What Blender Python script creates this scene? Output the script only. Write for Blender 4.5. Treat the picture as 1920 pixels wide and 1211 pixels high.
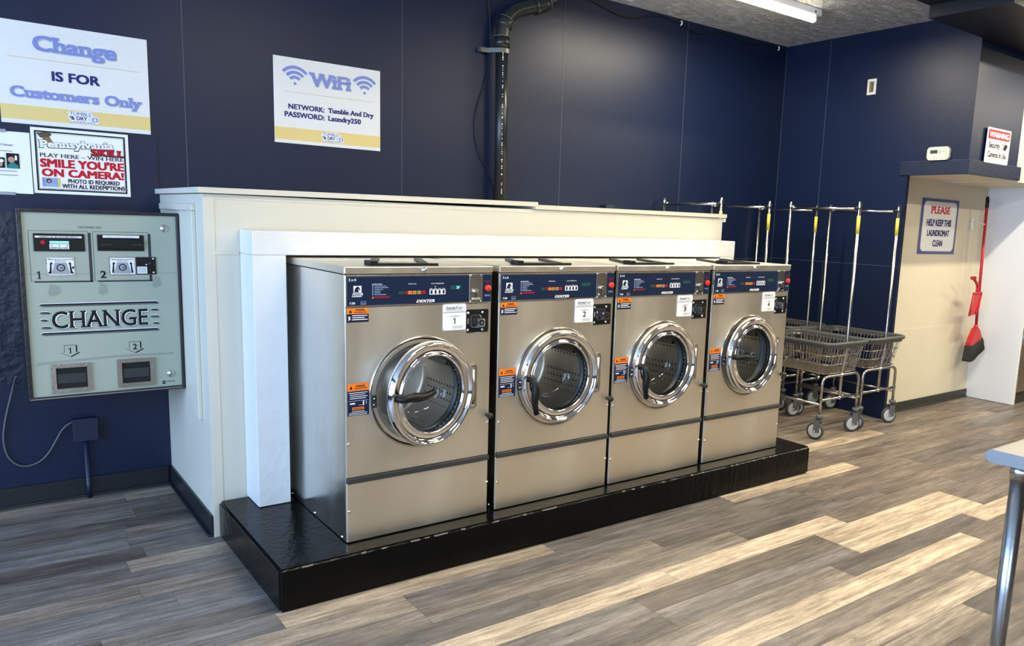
import bpy, bmesh, math, random
from mathutils import Vector, Matrix
R = math.radians
for o in list(bpy.data.objects): bpy.data.objects.remove(o)
SC = bpy.context.scene; COL = SC.collection
rng = random.Random(7)

# ------------------------------------------------------------------ camera, world, lights, exposure
yaw, pitch, roll, fpx = 0.662085, -0.157815, 0.0376963, 1475.074
fw = Vector((math.sin(yaw)*math.cos(pitch), math.cos(yaw)*math.cos(pitch), math.sin(pitch)))
rt = Vector((math.cos(yaw), -math.sin(yaw), 0)); up = rt.cross(fw)
r2 = rt*math.cos(roll)+up*math.sin(roll); u2 = -rt*math.sin(roll)+up*math.cos(roll)
cam = bpy.data.cameras.new('camera'); camo = bpy.data.objects.new('camera', cam); COL.objects.link(camo)
cam.sensor_width = 36; cam.lens = fpx/1920*36
cam.shift_x = -114.17/1920; cam.shift_y = 45.92/1920
cam.clip_start = 0.05
M3 = Matrix((r2, u2, -fw)).transposed()
camo.matrix_world = Matrix.Translation((-1.136472, -2.872015, 1.467122)) @ M3.to_4x4()
SC.camera = camo

W = bpy.data.worlds.new('world'); SC.world = W; W.use_nodes = True
bg = W.node_tree.nodes['Background']; bg.inputs['Color'].default_value = (.72, .85, 1, 1); bg.inputs['Strength'].default_value = 1.0

CEIL = 3.027
def area(name, loc, rot, sx, sy, power, color, spread=180):
    l = bpy.data.lights.new(name, 'AREA'); l.shape = 'RECTANGLE'; l.size = sx; l.size_y = sy
    l.energy = power; l.color = color; l.spread = R(spread)
    o = bpy.data.objects.new(name, l); o.location = loc; o.rotation_euler = rot; COL.objects.link(o); return o
# daylight through the shop window on the left and the storefront behind the camera
area('window_daylight_left', (-4.35, -1.6, 1.65), (0, R(-90), 0), 2.0, 5.4, 255, (.38, .60, 1.0))
area('window_daylight_front', (-2.4, -5.85, 1.6), (R(90), 0, 0), 3.0, 2.2, 60, (.80, .90, 1.0))
# the fluorescent rows of the ceiling, then one unseen lamp added for gloss on the bulkhead (the visible fixture carries its own lamp in its builder)
TUBE = (1.0, .90, .70)
for x, y, pw in [(.7, -.9, 27), (2.8, -.9, 32), (5.3, -.9, 50), (1.2, -3.0, 34), (3.8, -3.0, 46), (6.8, -3.0, 66), (8.2, -1.6, 60)]:
    area('fluorescent_lamp', (x, y, 2.955), (0, 0, 0), 1.2, .06, pw, TUBE)

SC.view_settings.view_transform = 'Standard'; SC.view_settings.look = 'None'
SC.view_settings.exposure = 0.5; SC.view_settings.gamma = 1; SC.view_settings.use_curve_mapping = False

# ------------------------------------------------------------------ materials
def srgb(h):
    h = h.lstrip('#'); c = [int(h[i:i+2], 16)/255 for i in (0, 2, 4)]
    return tuple(v/12.92 if v <= .04045 else ((v+.055)/1.055)**2.4 for v in c)+(1,)
MATS = {}
def mat(name, col, rough=.5, metal=0, spec=.5, bump=0, bscale=60, var=0, vscale=8, stretch=None, emit=None, estr=0, coat=0, rvar=0):
    m = bpy.data.materials.new(name); m.use_nodes = True; nt = m.node_tree; b = nt.nodes['Principled BSDF']
    c = srgb(col) if isinstance(col, str) else tuple(col)+(1,)
    b.inputs['Base Color'].default_value = c; b.inputs['Roughness'].default_value = rough
    b.inputs['Metallic'].default_value = metal; b.inputs['Specular IOR Level'].default_value = spec
    b.inputs['Coat Weight'].default_value = coat
    if emit: b.inputs['Emission Color'].default_value = srgb(emit); b.inputs['Emission Strength'].default_value = estr
    if bump or var or rvar:
        tc = nt.nodes.new('ShaderNodeTexCoord'); mp = nt.nodes.new('ShaderNodeMapping')
        nt.links.new(tc.outputs['Object'], mp.inputs['Vector'])
        if stretch: mp.inputs['Scale'].default_value = stretch
    if bump:
        n = nt.nodes.new('ShaderNodeTexNoise'); n.inputs['Scale'].default_value = bscale; n.inputs['Detail'].default_value = 5
        nt.links.new(mp.outputs[0], n.inputs['Vector'])
        bp = nt.nodes.new('ShaderNodeBump'); bp.inputs['Strength'].default_value = bump; bp.inputs['Distance'].default_value = .10 if 'plaster' in name else .01
        if 'plaster' in name: n.inputs['Distortion'].default_value = 1.2; n.inputs['Roughness'].default_value = .68
        nt.links.new(n.outputs['Fac'], bp.inputs['Height']); nt.links.new(bp.outputs[0], b.inputs['Normal'])
    if var or rvar:
        n = nt.nodes.new('ShaderNodeTexNoise'); n.inputs['Scale'].default_value = vscale; n.inputs['Detail'].default_value = 6
        nt.links.new(mp.outputs[0], n.inputs['Vector'])
    if var:
        mx = nt.nodes.new('ShaderNodeMix'); mx.data_type = 'RGBA'
        mx.inputs[6].default_value = tuple(v*(1-var) for v in c[:3])+(1,); mx.inputs[7].default_value = tuple(min(1, v*(1+var)) for v in c[:3])+(1,)
        nt.links.new(n.outputs['Fac'], mx.inputs[0]); nt.links.new(mx.outputs[2], b.inputs['Base Color'])
    if rvar:
        mr = nt.nodes.new('ShaderNodeMapRange'); mr.inputs[1].default_value = .3; mr.inputs[2].default_value = .7
        mr.inputs[3].default_value = max(.02, rough-rvar); mr.inputs[4].default_value = rough+rvar
        nt.links.new(n.outputs['Fac'], mr.inputs[0]); nt.links.new(mr.outputs[0], b.inputs['Roughness'])
    MATS[name] = m; return m

NAVY = mat('navy_paint', (.0038, .0104, .0385), .40, 0, .38, .05, 55, .12, 3)
NAVYT = mat('navy_trim_paint', (.008, .014, .038), .40, 0, .5, .12, 40)
ROUGHNAVY = mat('navy_rough_paint', (.0042, .009, .030), .35, 0, .45, .55, 22)
SEAMM = mat('seam_caulk', (.045, .058, .095), .45)
DARKBEAM = mat('black_navy_paint', (.006, .008, .014), .45, 0, .4, .1, 40)
CREAM = mat('cream_paint', (.66, .60, .46), .5, 0, .4, .15, 60, .05, 4)
OFFWALL = mat('dark_wall_paint', (.07, .065, .06), .6)
HWALL = mat('ivory_paint', (.63, .595, .49), .45, 0, .45, .16, 45, .05, 3)
WHITE = mat('white_paint', (.70, .695, .665), .45, 0, .45, .5, 26, .04, 12)
PANELW = mat('white_panel', (.78, .80, .82), .4, 0, .4, .04, 30)
CEILM = mat('ceiling_plaster', (.74, .74, .73), .45, 0, .45, 1.0, 11, .16, 5, (.9, 1.5, 1))
BASEB = mat('black_vinyl_baseboard', (.010, .013, .018), .35, 0, .5, .08, 30)
BASEG = mat('charcoal_vinyl_baseboard', (.030, .028, .026), .45, 0, .5)
BLACKGLOSS = mat('black_gloss_paint', (.0022, .0022, .0024), .22, 0, .16, .25, 40, .3, 9, rvar=.06)
STEEL = mat('brushed_stainless', (.84, .79, .68), .42, 1, .5, .03, 220, .10, 4, (1, 1, .35), rvar=.07)
STEELS = mat('stainless_side', (.74, .73, .70), .20, 1, .5, .02, 200, .16, 5, (1, 1, .5), rvar=.12)
EDGE = mat('polished_steel_edge', (.75, .74, .70), .22, 1)
CHROME = mat('chrome', (.86, .86, .87), .05, 1)
CHROMED = mat('worn_chrome', (.55, .53, .50), .28, 1, .5, .1, 90, .2, 30)
DRUM = mat('drum_steel', (.80, .79, .76), .38, 1)
HOLE = mat('hole_black', (.004, .004, .004), .8)
RUBBER = mat('black_rubber', (.012, .012, .013), .5)
BPLAST = mat('black_plastic', (.006, .006, .0065), .42, 0, .3)
GREYSTRIP = mat('dark_grey_strip', (.035, .036, .038), .4)
FASCIA = mat('fascia_blue', (.004, .0145, .046), .36, 0, .5)
WPRINT = mat('white_print', (.85, .85, .85), .5)
LBLUE = mat('pale_blue_print', (.30, .40, .62), .5)
ORANGE = mat('orange_print', (.95, .22, .015), .45)
LNAVY = mat('label_navy', (.007, .012, .046), .4)
RED = mat('red_print', (.55, .015, .03), .6, 0, .15)
BLACK = mat('black_print', (.012, .012, .014), .6, 0, .15)
GREY = mat('grey_print', (.32, .33, .35), .5)
PAPER = mat('paper', (.86, .87, .88), .6, bump=.05, bscale=30)
TAGW = mat('tag_white', (.82, .82, .81), .5, 0, .25)
CORR = mat('corrugated_white', (.80, .79, .76), .4, 0, .5, .25, 30, .04, 30, (1, 1, 8))
YELLOW = mat('sign_yellow', (.78, .60, .22), .5)
PERI = mat('periwinkle_print', (.21, .26, .58), .5)
PERIS = mat('lavender_shadow_print', (.52, .54, .66), .5)
SNAVY = mat('sign_navy', (.03, .03, .17), .6, 0, .15)
TAN = mat('sign_gold_rule', (.66, .53, .30), .5)
SIGNBLUE = mat('sign_frame_blue', (.085, .095, .27), .45)
SAGE = mat('sage_faceplate', (.37, .405, .325), .24, 0, .5, .02, 20, .07, 7)
SAGED = mat('sage_smudge', (.27, .30, .245), .35)
MBLK = mat('black_enamel', (.012, .012, .013), .32, bump=.2, bscale=50)
GREYW = mat('worn_grey_edge', (.20, .19, .18), .5)
ABS = mat('black_pipe_plastic', (.016, .018, .018), .28, var=.3, vscale=20)
GALV = mat('galvanised_steel', (.42, .44, .46), .28, 1, .5, .03, 80, .15, 40)
STRAP = mat('grey_strap_metal', (.16, .16, .14), .45, .6)
ZINC = mat('zinc_tube', (.50, .485, .45), .20, 1)
WIRE = mat('wire_chrome', (.48, .45, .40), .22, 1)
VINYL = mat('grey_vinyl_bumper', (.075, .078, .080), .38)
CASTG = mat('grey_caster', (.10, .105, .11), .4)
WHEELG = mat('light_grey_hub', (.50, .52, .54), .4)
TYRE = mat('dark_tyre', (.05, .052, .055), .55)
YSTICK = mat('yellow_sticker', (.80, .62, .06), .5)
TABLE = mat('table_steel', (.33, .325, .315), .42, 1, .5, .02, 100, .08, 20, (.3, 1, 1))
BREDM = mat('red_plastic', (.50, .018, .022), .35)
BRIST = mat('charcoal_bristle', (.025, .025, .025), .8, bump=.8, bscale=120)
BEIGEP = mat('ivory_plastic', (.68, .65, .54), .4)
LCD = mat('lcd_green', (.05, .075, .055), .25)
BRNST = mat('dryer_steel', (.50, .42, .33), .36, 1)
CABLE = mat('cable_black', (.008, .008, .01), .45)
CORDG = mat('grey_cord', (.10, .10, .11), .5)
TEAL = mat('lit_teal', (.02, .2, .18), .4, emit='#6ff5dc', estr=1.6)
LAMPB = mat('lamp_tube_glow', (.9, .9, .9), .4, emit='#fff2d6', estr=9)
GREENL = mat('lit_green', (.2, .6, .45), .3, emit='#7fe0b8', estr=.5)
BRONZE = mat('bell_bronze', (.22, .14, .04), .5)
BROWNP = mat('bell_yoke_brown', (.09, .06, .04), .5)
SKIN = mat('photo_skin', (.48, .27, .20), .6)
GREENS = mat('photo_green', (.01, .20, .17), .6)
BTN = {k: mat('button_'+k, c, .4) for k, c in dict(green=(.01, .06, .05), brown=(.10, .02, .012), orange=(.75, .20, .04), amber=(.38, .20, .015), olive=(.30, .19, .02), red=(.35, .008, .015)).items()}
STOP = mat('stop_red', (.80, .03, .012), .28)

def glass_mat():
    m = bpy.data.materials.new('door_glass'); m.use_nodes = True; nt = m.node_tree
    nt.nodes.remove(nt.nodes['Principled BSDF']); out = nt.nodes['Material Output']
    t = nt.nodes.new('ShaderNodeBsdfTransparent'); t.inputs[0].default_value = (.95, .96, .955, 1)
    g = nt.nodes.new('ShaderNodeBsdfGlossy'); g.inputs['Roughness'].default_value = .02
    f = nt.nodes.new('ShaderNodeFresnel'); f.inputs[0].default_value = 1.5
    x = nt.nodes.new('ShaderNodeMixShader')
    nt.links.new(f.outputs[0], x.inputs[0]); nt.links.new(t.outputs[0], x.inputs[1]); nt.links.new(g.outputs[0], x.inputs[2])
    nt.links.new(x.outputs[0], out.inputs[0]); return m
GLASS = glass_mat()

def floor_mat():
    m = bpy.data.materials.new('plank_floor'); m.use_nodes = True; nt = m.node_tree; b = nt.nodes['Principled BSDF']
    at = nt.nodes.new('ShaderNodeVertexColor'); at.layer_name = 'plank'
    tc = nt.nodes.new('ShaderNodeTexCoord')
    def noise(scale, stretch, detail=6, rough=.6):
        mp = nt.nodes.new('ShaderNodeMapping'); mp.inputs['Scale'].default_value = stretch
        n = nt.nodes.new('ShaderNodeTexNoise'); n.inputs['Scale'].default_value = scale; n.inputs['Detail'].default_value = detail; n.inputs['Roughness'].default_value = rough
        # a separate patch of grain for every plank: shift by the plank colour's alpha
        vm = nt.nodes.new('ShaderNodeVectorMath'); vm.operation = 'ADD'
        cb = nt.nodes.new('ShaderNodeCombineXYZ'); ml = nt.nodes.new('ShaderNodeMath'); ml.operation = 'MULTIPLY'; ml.inputs[1].default_value = 37
        nt.links.new(at.outputs['Alpha'], ml.inputs[0]); nt.links.new(ml.outputs[0], cb.inputs[0]); nt.links.new(ml.outputs[0], cb.inputs[2])
        nt.links.new(tc.outputs['Object'], vm.inputs[0]); nt.links.new(cb.outputs[0], vm.inputs[1])
        nt.links.new(vm.outputs[0], mp.inputs[0]); nt.links.new(mp.outputs[0], n.inputs['Vector']); return n
    n1 = noise(9, (.16, 1.6, 1), 7, .65); n2 = noise(70, (.12, 1.2, 1), 3); n3 = noise(3.2, (.5, 2.4, 1), 4); n4 = noise(160, (.5, .5, 1), 4, .8); n5 = noise(34, (.10, 1.4, 1), 5, .7); n6 = noise(26, (.35, 1.1, 1), 5, .7)
    def mul(a_socket, fac_node, lo, hi, f0=.3, f1=.7):
        mr = nt.nodes.new('ShaderNodeMapRange'); mr.inputs[1].default_value = f0; mr.inputs[2].default_value = f1
        mr.inputs[3].default_value = lo; mr.inputs[4].default_value = hi; nt.links.new(fac_node.outputs['Fac'], mr.inputs[0])
        vm = nt.nodes.new('ShaderNodeVectorMath'); vm.operation = 'SCALE'
        nt.links.new(a_socket, vm.inputs[0]); nt.links.new(mr.outputs[0], vm.inputs['Scale']); return vm.outputs[0]
    c = mul(at.outputs['Color'], n1, .62, 1.40); c = mul(c, n2, .76, 1.25); c = mul(c, n3, .80, 1.22); c = mul(c, n4, .84, 1.16); c = mul(c, n5, .66, 1.22, .33, .62); c = mul(c, n6, .45, 1.0, .27, .36)
    nt.links.new(c, b.inputs['Base Color']); b.inputs['Roughness'].default_value = .42; b.inputs['Specular IOR Level'].default_value = .4
    bp = nt.nodes.new('ShaderNodeBump'); bp.inputs['Strength'].default_value = .12; bp.inputs['Distance'].default_value = .004
    nt.links.new(n2.outputs['Fac'], bp.inputs['Height']); nt.links.new(bp.outputs[0], b.inputs['Normal'])
    return m
FLOORM = floor_mat()

# ------------------------------------------------------------------ mesh helpers
def B(): return bmesh.new()
def box(bm, x0, x1, y0, y1, z0, z1, bev=0, mi=0, seg=2):
    vs = [bm.verts.new(p) for p in ((x0,y0,z0),(x1,y0,z0),(x1,y1,z0),(x0,y1,z0),(x0,y0,z1),(x1,y0,z1),(x1,y1,z1),(x0,y1,z1))]
    fs = [bm.faces.new([vs[i] for i in q]) for q in ((0,3,2,1),(4,5,6,7),(0,1,5,4),(1,2,6,5),(2,3,7,6),(3,0,4,7))]
    for f in fs: f.material_index = mi
    if bev:
        es = list({e for f in fs for e in f.edges})
        bmesh.ops.bevel(bm, geom=es, offset=bev, segments=seg, profile=.5, affect='EDGES', clamp_overlap=True)
    return vs
def sweep(bm, pts, r, n=8, mi=0, caps=True, closed=False):
    pts = [Vector(p) for p in pts]; N = len(pts); rs = r if isinstance(r, (list, tuple)) else [r]*N
    tang = []
    for i in range(N):
        a = pts[(i-1) % N] if (closed or i) else pts[i]; c = pts[(i+1) % N] if (closed or i < N-1) else pts[i]
        t = (c-a); tang.append(t.normalized() if t.length > 1e-9 else Vector((0, 0, 1)))
    t0 = tang[0]; nrm = t0.orthogonal().normalized()
    if abs(t0.z) < .9: nrm = (Vector((0, 0, 1))-t0*t0.z).normalized()
    rings = []
    for i in range(N):
        t = tang[i]; nrm = (nrm-t*nrm.dot(t)).normalized(); bn = t.cross(nrm)
        rings.append([bm.verts.new(pts[i]+(nrm*math.cos(2*math.pi*(k+.5)/n)+bn*math.sin(2*math.pi*(k+.5)/n))*rs[i]) for k in range(n)])
    for i in range(N if closed else N-1):
        a, c = rings[i], rings[(i+1) % N]
        for k in range(n):
            f = bm.faces.new((a[k], a[(k+1) % n], c[(k+1) % n], c[k])); f.smooth = n > 4; f.material_index = mi
    if caps and not closed:
        f = bm.faces.new(rings[0][::-1]); f.material_index = mi
        f = bm.faces.new(rings[-1]); f.material_index = mi
def arcpts(pts, rad, seg=5):
    "polyline with rounded corners"
    pts = [Vector(p) for p in pts]; out = [pts[0]]
    for i in range(1, len(pts)-1):
        a, b, c = pts[i-1], pts[i], pts[i+1]; d1 = (a-b).normalized(); d2 = (c-b).normalized()
        rr = min(rad, (a-b).length*.49, (c-b).length*.49)
        p, q = b+d1*rr, b+d2*rr
        for k in range(seg+1):
            t = k/seg; out.append(p*(1-t)**2+b*2*t*(1-t)+q*t*t)
    out.append(pts[-1]); return out
def lathe(bm, prof, O, A, n=32, mi=0, smooth=True, close=False):
    "prof: (radius, height along A)"
    A = Vector(A).normalized(); X = A.orthogonal().normalized(); Y = A.cross(X); O = Vector(O); rings = []
    for (r, h) in prof:
        if r < 1e-6: rings.append([bm.verts.new(O+A*h)])
        else: rings.append([bm.verts.new(O+A*h+(X*math.cos(2*math.pi*k/n)+Y*math.sin(2*math.pi*k/n))*r) for k in range(n)])
    P = list(zip(rings, rings[1:]))+([(rings[-1], rings[0])] if close else [])
    for a, c in P:
        for k in range(n):
            if len(a) == 1 and len(c) == 1: continue
            if len(a) == 1: f = bm.faces.new((a[0], c[(k+1) % n], c[k]))
            elif len(c) == 1: f = bm.faces.new((a[k], a[(k+1) % n], c[0]))
            else: f = bm.faces.new((a[k], a[(k+1) % n], c[(k+1) % n], c[k]))
            f.smooth = smooth; f.material_index = mi
class Fr:
    "a flat frame: u to the right, v up, w out of the surface"
    def __init__(s, O, U, V): s.O, s.U, s.V = Vector(O), Vector(U).normalized(), Vector(V).normalized(); s.N = s.U.cross(s.V)
    def p(s, u, v, w=0): return s.O+s.U*u+s.V*v+s.N*w
    def sub(s, u, v, rot=0):
        c, q = math.cos(rot), math.sin(rot); return Fr(s.p(u, v), s.U*c+s.V*q, s.V*c-s.U*q)
def poly(bm, F, pts, w=.0006, mi=0, depth=0):
    top = [bm.verts.new(F.p(u, v, w)) for u, v in pts]
    f = bm.faces.new(top); f.material_index = mi
    if f.normal.length == 0: f.normal_update()
    f.normal_update()
    if f.normal.dot(F.N) < 0: f.normal_flip()
    if depth:
        bot = [bm.verts.new(F.p(u, v, w-depth)) for u, v in pts]
        g = bm.faces.new(bot[::-1]); g.material_index = mi
        n = len(pts)
        for k in range(n):
            h = bm.faces.new((top[k], bot[k], bot[(k+1) % n], top[(k+1) % n])); h.material_index = mi
def rect(bm, F, u0, u1, v0, v1, w=.0006, mi=0, depth=0, r=0, seg=5):
    if r:
        pts = []
        for cx, cy, a0 in ((u1-r, v1-r, 0), (u0+r, v1-r, 90), (u0+r, v0+r, 180), (u1-r, v0+r, 270)):
            pts += [(cx+r*math.cos(R(a0+90*k/seg)), cy+r*math.sin(R(a0+90*k/seg))) for k in range(seg+1)]
    else: pts = [(u0, v0), (u1, v0), (u1, v1), (u0, v1)]
    poly(bm, F, pts, w, mi, depth)
def frame_line(bm, F, u0, u1, v0, v1, t, w=.0006, mi=0):
    rect(bm, F, u0, u1, v0, v0+t, w, mi); rect(bm, F, u0, u1, v1-t, v1, w, mi)
    rect(bm, F, u0, u0+t, v0+t, v1-t, w, mi); rect(bm, F, u1-t, u1, v0+t, v1-t, w, mi)
def disc(bm, F, u, v, r, w=.0006, mi=0, n=20, depth=0):
    poly(bm, F, [(u+r*math.cos(2*math.pi*k/n), v+r*math.sin(2*math.pi*k/n)) for k in range(n)], w, mi, depth)
def arcband(bm, F, u, v, r0, r1, a0, a1, w=.0006, mi=0, n=14):
    A = [R(a0+(a1-a0)*k/n) for k in range(n+1)]
    for a, c in zip(A, A[1:]):
        poly(bm, F, [(u+r0*math.cos(a), v+r0*math.sin(a)), (u+r1*math.cos(a), v+r1*math.sin(a)), (u+r1*math.cos(c), v+r1*math.sin(c)), (u+r0*math.cos(c), v+r0*math.sin(c))], w, mi)
TX = {}
def glyphs(s, bold, shear, serif, space):
    key = (s, bold, shear, serif, space)
    if key in TX: return TX[key]
    cu = bpy.data.curves.new('lettering', 'FONT'); cu.body = s; cu.size = 1; cu.shear = shear
    cu.space_character = space; cu.resolution_u = 3
    o = bpy.data.objects.new('lettering', cu); me = bpy.data.meshes.new_from_object(o)
    V = [(v.co.x, v.co.y, 0.0) for v in me.vertices]; Fc = [tuple(p.vertices) for p in me.polygons]
    cnt = {}
    for f in Fc:
        for a, c in zip(f, f[1:]+f[:1]): cnt.setdefault((min(a, c), max(a, c)), []).append(f)
    bpy.data.objects.remove(o); bpy.data.meshes.remove(me); bpy.data.curves.remove(cu)
    if serif:
        st, ov = serif; sz = 4e-6
        for (a, c), fs in cnt.items():
            if len(fs) != 1: continue
            x0, y0, _ = V[a]; x1, y1, _ = V[c]
            if abs(y0-y1) < .004 and .05 < abs(x1-x0) < .34:
                cy = sum(V[i][1] for i in fs[0])/len(fs[0]); d = st if cy > y0 else -st
                if x0 > x1: x0, x1 = x1, x0
                if abs(x1-x0) > .27: continue
                k = len(V); sz += 1.5e-6; V += [(x0-ov, y0, sz), (x1+ov, y0, sz), (x1+ov*.8, y0+d, sz), (x0-ov*.8, y0+d, sz)]; Fc.append((k, k+1, k+2, k+3))
    if bold:                                              # heavier strokes: the outline laid over itself a little to every side
        V0, F0 = V, Fc; V, Fc = [], []; bb = bold*.8; lay = 0
        for dx, dy in (((-1, -1), (1, -1), (-1, 1), (1, 1), (0, 0)) if bold < .035 else ((-1, -1), (0, -1), (1, -1), (-1, 0), (1, 0), (-1, 1), (0, 1), (1, 1), (0, 0))):
            k = len(V); lay += 8e-5; V += [(q[0]+dx*bb, q[1]+dy*bb*.7, q[2]+lay) for q in V0]; Fc = Fc+[tuple(i+k for i in f) for f in F0]
    TX[key] = (V, Fc); return TX[key]
def one(bm, F, u0, u1, v0, v1, w, mi=0, foot=True):
    "the figure 1 with its flag"
    s = (u1-u0)/(v1-v0); W_ = u1-u0; st = (v1-v0)*.17; c = u0+W_*.58
    poly(bm, F, [(c-st/2, v0), (c+st/2, v0), (c+st/2, v1), (c-st*.3, v1), (u0, v1-(v1-v0)*.20), (u0, v1-(v1-v0)*.31), (c-st/2, v1-(v1-v0)*.17)], w, mi)
    if foot: rect(bm, F, u0, u1, v0, v0+(v1-v0)*.07, w+3e-5, mi)
def capheight(bold):
    V, _ = glyphs('H', bold, 0, None, 1); return min(v[1] for v in V), max(v[1] for v in V)
def text(bm, F, s, u0, u1, v0, v1, w=.0008, mi=0, bold=0, shear=0, serif=None, space=1):
    "capital letters stand exactly between v0 and v1, the whole line between u0 and u1"
    V, Fc = glyphs(s, bold, shear, serif, space)
    if not V: return
    lo, hi = capheight(bold); xa, xb = min(v[0] for v in V), max(v[0] for v in V)
    sv = (v1-v0)/(hi-lo); su = (u1-u0)/(xb-xa)
    vs = [bm.verts.new(F.p(u0+(x-xa)*su, v0+(y-lo)*sv, w+zz)) for x, y, zz in V]
    for f in Fc:
        try:
            q = bm.faces.new([vs[i] for i in f]); q.material_index = mi; q.normal_update()
            if q.normal.dot(F.N) < 0: q.normal_flip()
        except ValueError: pass
SLAB = (.085, .055); FINE = (.045, .06)

# ------------------------------------------------------------------ objects
def wloc(o):
    v = Vector((0, 0, 0))
    while o: v = v+o.location; o = o.parent
    return v
def obj(name, bm, mats, parent=None, world=False, loc=None, rot=None):
    "one mesh object; world=True: the mesh was drawn in room coordinates"
    me = bpy.data.meshes.new(name)
    o = bpy.data.objects.new(name, me); COL.objects.link(o)
    if loc: o.location = loc
    if rot: o.rotation_euler = rot
    if parent: o.parent = parent
    if world:
        off = wloc(parent) if parent else Vector((0, 0, 0))
        if loc: off = off+Vector(loc)
        bmesh.ops.translate(bm, verts=bm.verts, vec=-off)
    bm.to_mesh(me); bm.free()
    for m in (mats if isinstance(mats, (list, tuple)) else [mats]): me.materials.append(m)
    return o
def tag(o, label, cat, group=None):
    o['label'] = label; o['category'] = cat
    if group: o['group'] = group
    return o
def thing(name, label, cat, loc, group=None, rotz=0):
    o = bpy.data.objects.new(name, None); COL.objects.link(o); o.location = loc; o.rotation_euler = (0, 0, rotz)
    o.empty_display_size = .1
    return tag(o, label, cat, group)
def struct(name, bm, mats, parent=None):
    o = obj(name, bm, mats, parent, True)
    if not parent: o['kind'] = 'structure'
    return o
def copy_tree(o, parent=None):
    c = o.copy(); COL.objects.link(c); c.parent = parent
    for ch in list(o.children): copy_tree(ch, c)
    return c

# ================================================================== THE ROOM
BY, RX = 1.668, 4.624            # blue back wall, blue right wall
# ---- floor: planks along x, colour kept per plank
PITCH, PLEN, Y00 = .129, 1.2, -.081
PAL = dict(tan=(.425, .335, .238), sand=(.31, .252, .190), mid=(.198, .164, .132), grey=(.162, .142, .123), dark=(.116, .098, .085), brown=(.148, .119, .097), cool=(.166, .152, .140))
OFFS = {0: .89, 1: .14, 2: .14, 3: .55, 4: 2.36, 5: .88, 6: .88, 7: .63, 8: .345, 9: 1.14, 10: 1.14, 11: .78, 12: .2, 13: .9, -1: .35, -2: .95, -3: .62, -4: .52, -5: .98, -6: .52, -7: .6}
SPOT = {}
def spot(row, x, tone): SPOT[(row, math.floor((x-OFFS[row])/PLEN))] = tone
for row, x, t in [(0, .3, 'tan'), (0, 1.5, 'grey'), (0, 2.7, 'tan'), (0, 3.6, 'brown'), (1, -.4, 'sand'), (2, -.4, 'mid'), (2, -1.2, 'sand'), (1, .7, 'grey'), (2, .7, 'mid'), (1, 1.9, 'grey'), (2, 1.9, 'dark'), (3, .2, 'grey'), (3, 1.2, 'mid'), (3, 2.2, 'dark'), (3, 3.4, 'brown'),
                  (4, .5, 'tan'), (4, 1.7, 'tan'), (4, -.5, 'sand'), (4, 3, 'brown'), (4, 4, 'brown'), (5, 1.4, 'brown'), (6, 1.4, 'grey'), (5, 2.6, 'tan'), (6, 2.6, 'tan'), (5, 3.8, 'brown'), (6, 3.9, 'brown'), (5, .4, 'grey'), (6, .3, 'dark'),
                  (7, 1.2, 'mid'), (7, 2.4, 'dark'), (7, 3.4, 'tan'), (7, .1, 'grey'), (8, 1, 'tan'), (8, 2.2, 'tan'), (8, 3.2, 'brown'), (9, 1.8, 'mid'), (10, 1.8, 'sand'), (9, .6, 'grey'), (10, .6, 'dark'), (9, 2.9, 'brown'), (10, 2.9, 'brown'), (11, 1.4, 'sand'), (11, 2.4, 'dark'), (12, 1.0, 'grey'), (12, 2, 'brown'),
                  (-3, 3.7, 'tan'), (-4, 3.1, 'mid'), (-3, 4.9, 'brown'), (-2, 4.7, 'mid'), (-1, 4.5, 'brown'), (-1, 3.4, 'brown'), (-2, 3.4, 'mid'),
                  (-6, -.4, 'sand'), (-5, -.4, 'grey'), (-4, -.4, 'mid'), (-3, -.3, 'grey'), (-6, -1.3, 'grey'), (-5, -1.5, 'grey'), (-4, -1.2, 'mid'), (-3, -1.2, 'cool'), (-2, -.8, 'cool'), (-1, -.8, 'cool'), (-1, -.3, 'grey'), (0, -.9, 'cool'), (1, -1.1, 'cool')]: spot(row, x, t)
bm = B(); cl = bm.loops.layers.float_color.new('plank')
for row in range(-14, 46):
    y1 = Y00-PITCH*row; y0 = y1-PITCH
    off = OFFS.setdefault(row, rng.uniform(0, 1.2))
    i0, i1 = math.floor((-4.6-off)/PLEN), math.ceil((9-off)/PLEN)
    for i in range(i0, i1):
        x0 = off+i*PLEN; t = SPOT.get((row, i))
        if t is None:
            left = x0 < -.6
            t = rng.choice(['grey', 'cool', 'mid', 'grey', 'dark', 'cool'] if left else ['grey', 'mid', 'brown', 'brown', 'dark', 'mid', 'brown', 'sand'])
        k = rng.uniform(.92, 1.08); c = PAL[t]
        for (yy0, yy1) in ((y0+.0006, y1-.0006),):
            vs = [bm.verts.new(p) for p in ((x0+.0006, yy0, 0), (x0+PLEN-.0006, yy0, 0), (x0+PLEN-.0006, yy1, 0), (x0+.0006, yy1, 0))]
            f = bm.faces.new(vs); a = rng.random()
            for l in f.loops: l[cl] = (c[0]*k, c[1]*k, c[2]*k, a)
seam = bm.faces.new([bm.verts.new(p) for p in ((-4.6, -6.1, -.0012), (9.2, -6.1, -.0012), (9.2, 1.8, -.0012), (-4.6, 1.8, -.0012))]); seam.material_index = 1
struct('floor', bm, [FLOORM, BROWNP])
bm = B(); box(bm, -4.6, 9.2, -6.1, 1.8, CEIL, CEIL+.06); struct('ceiling', bm, CEILM)
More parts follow.
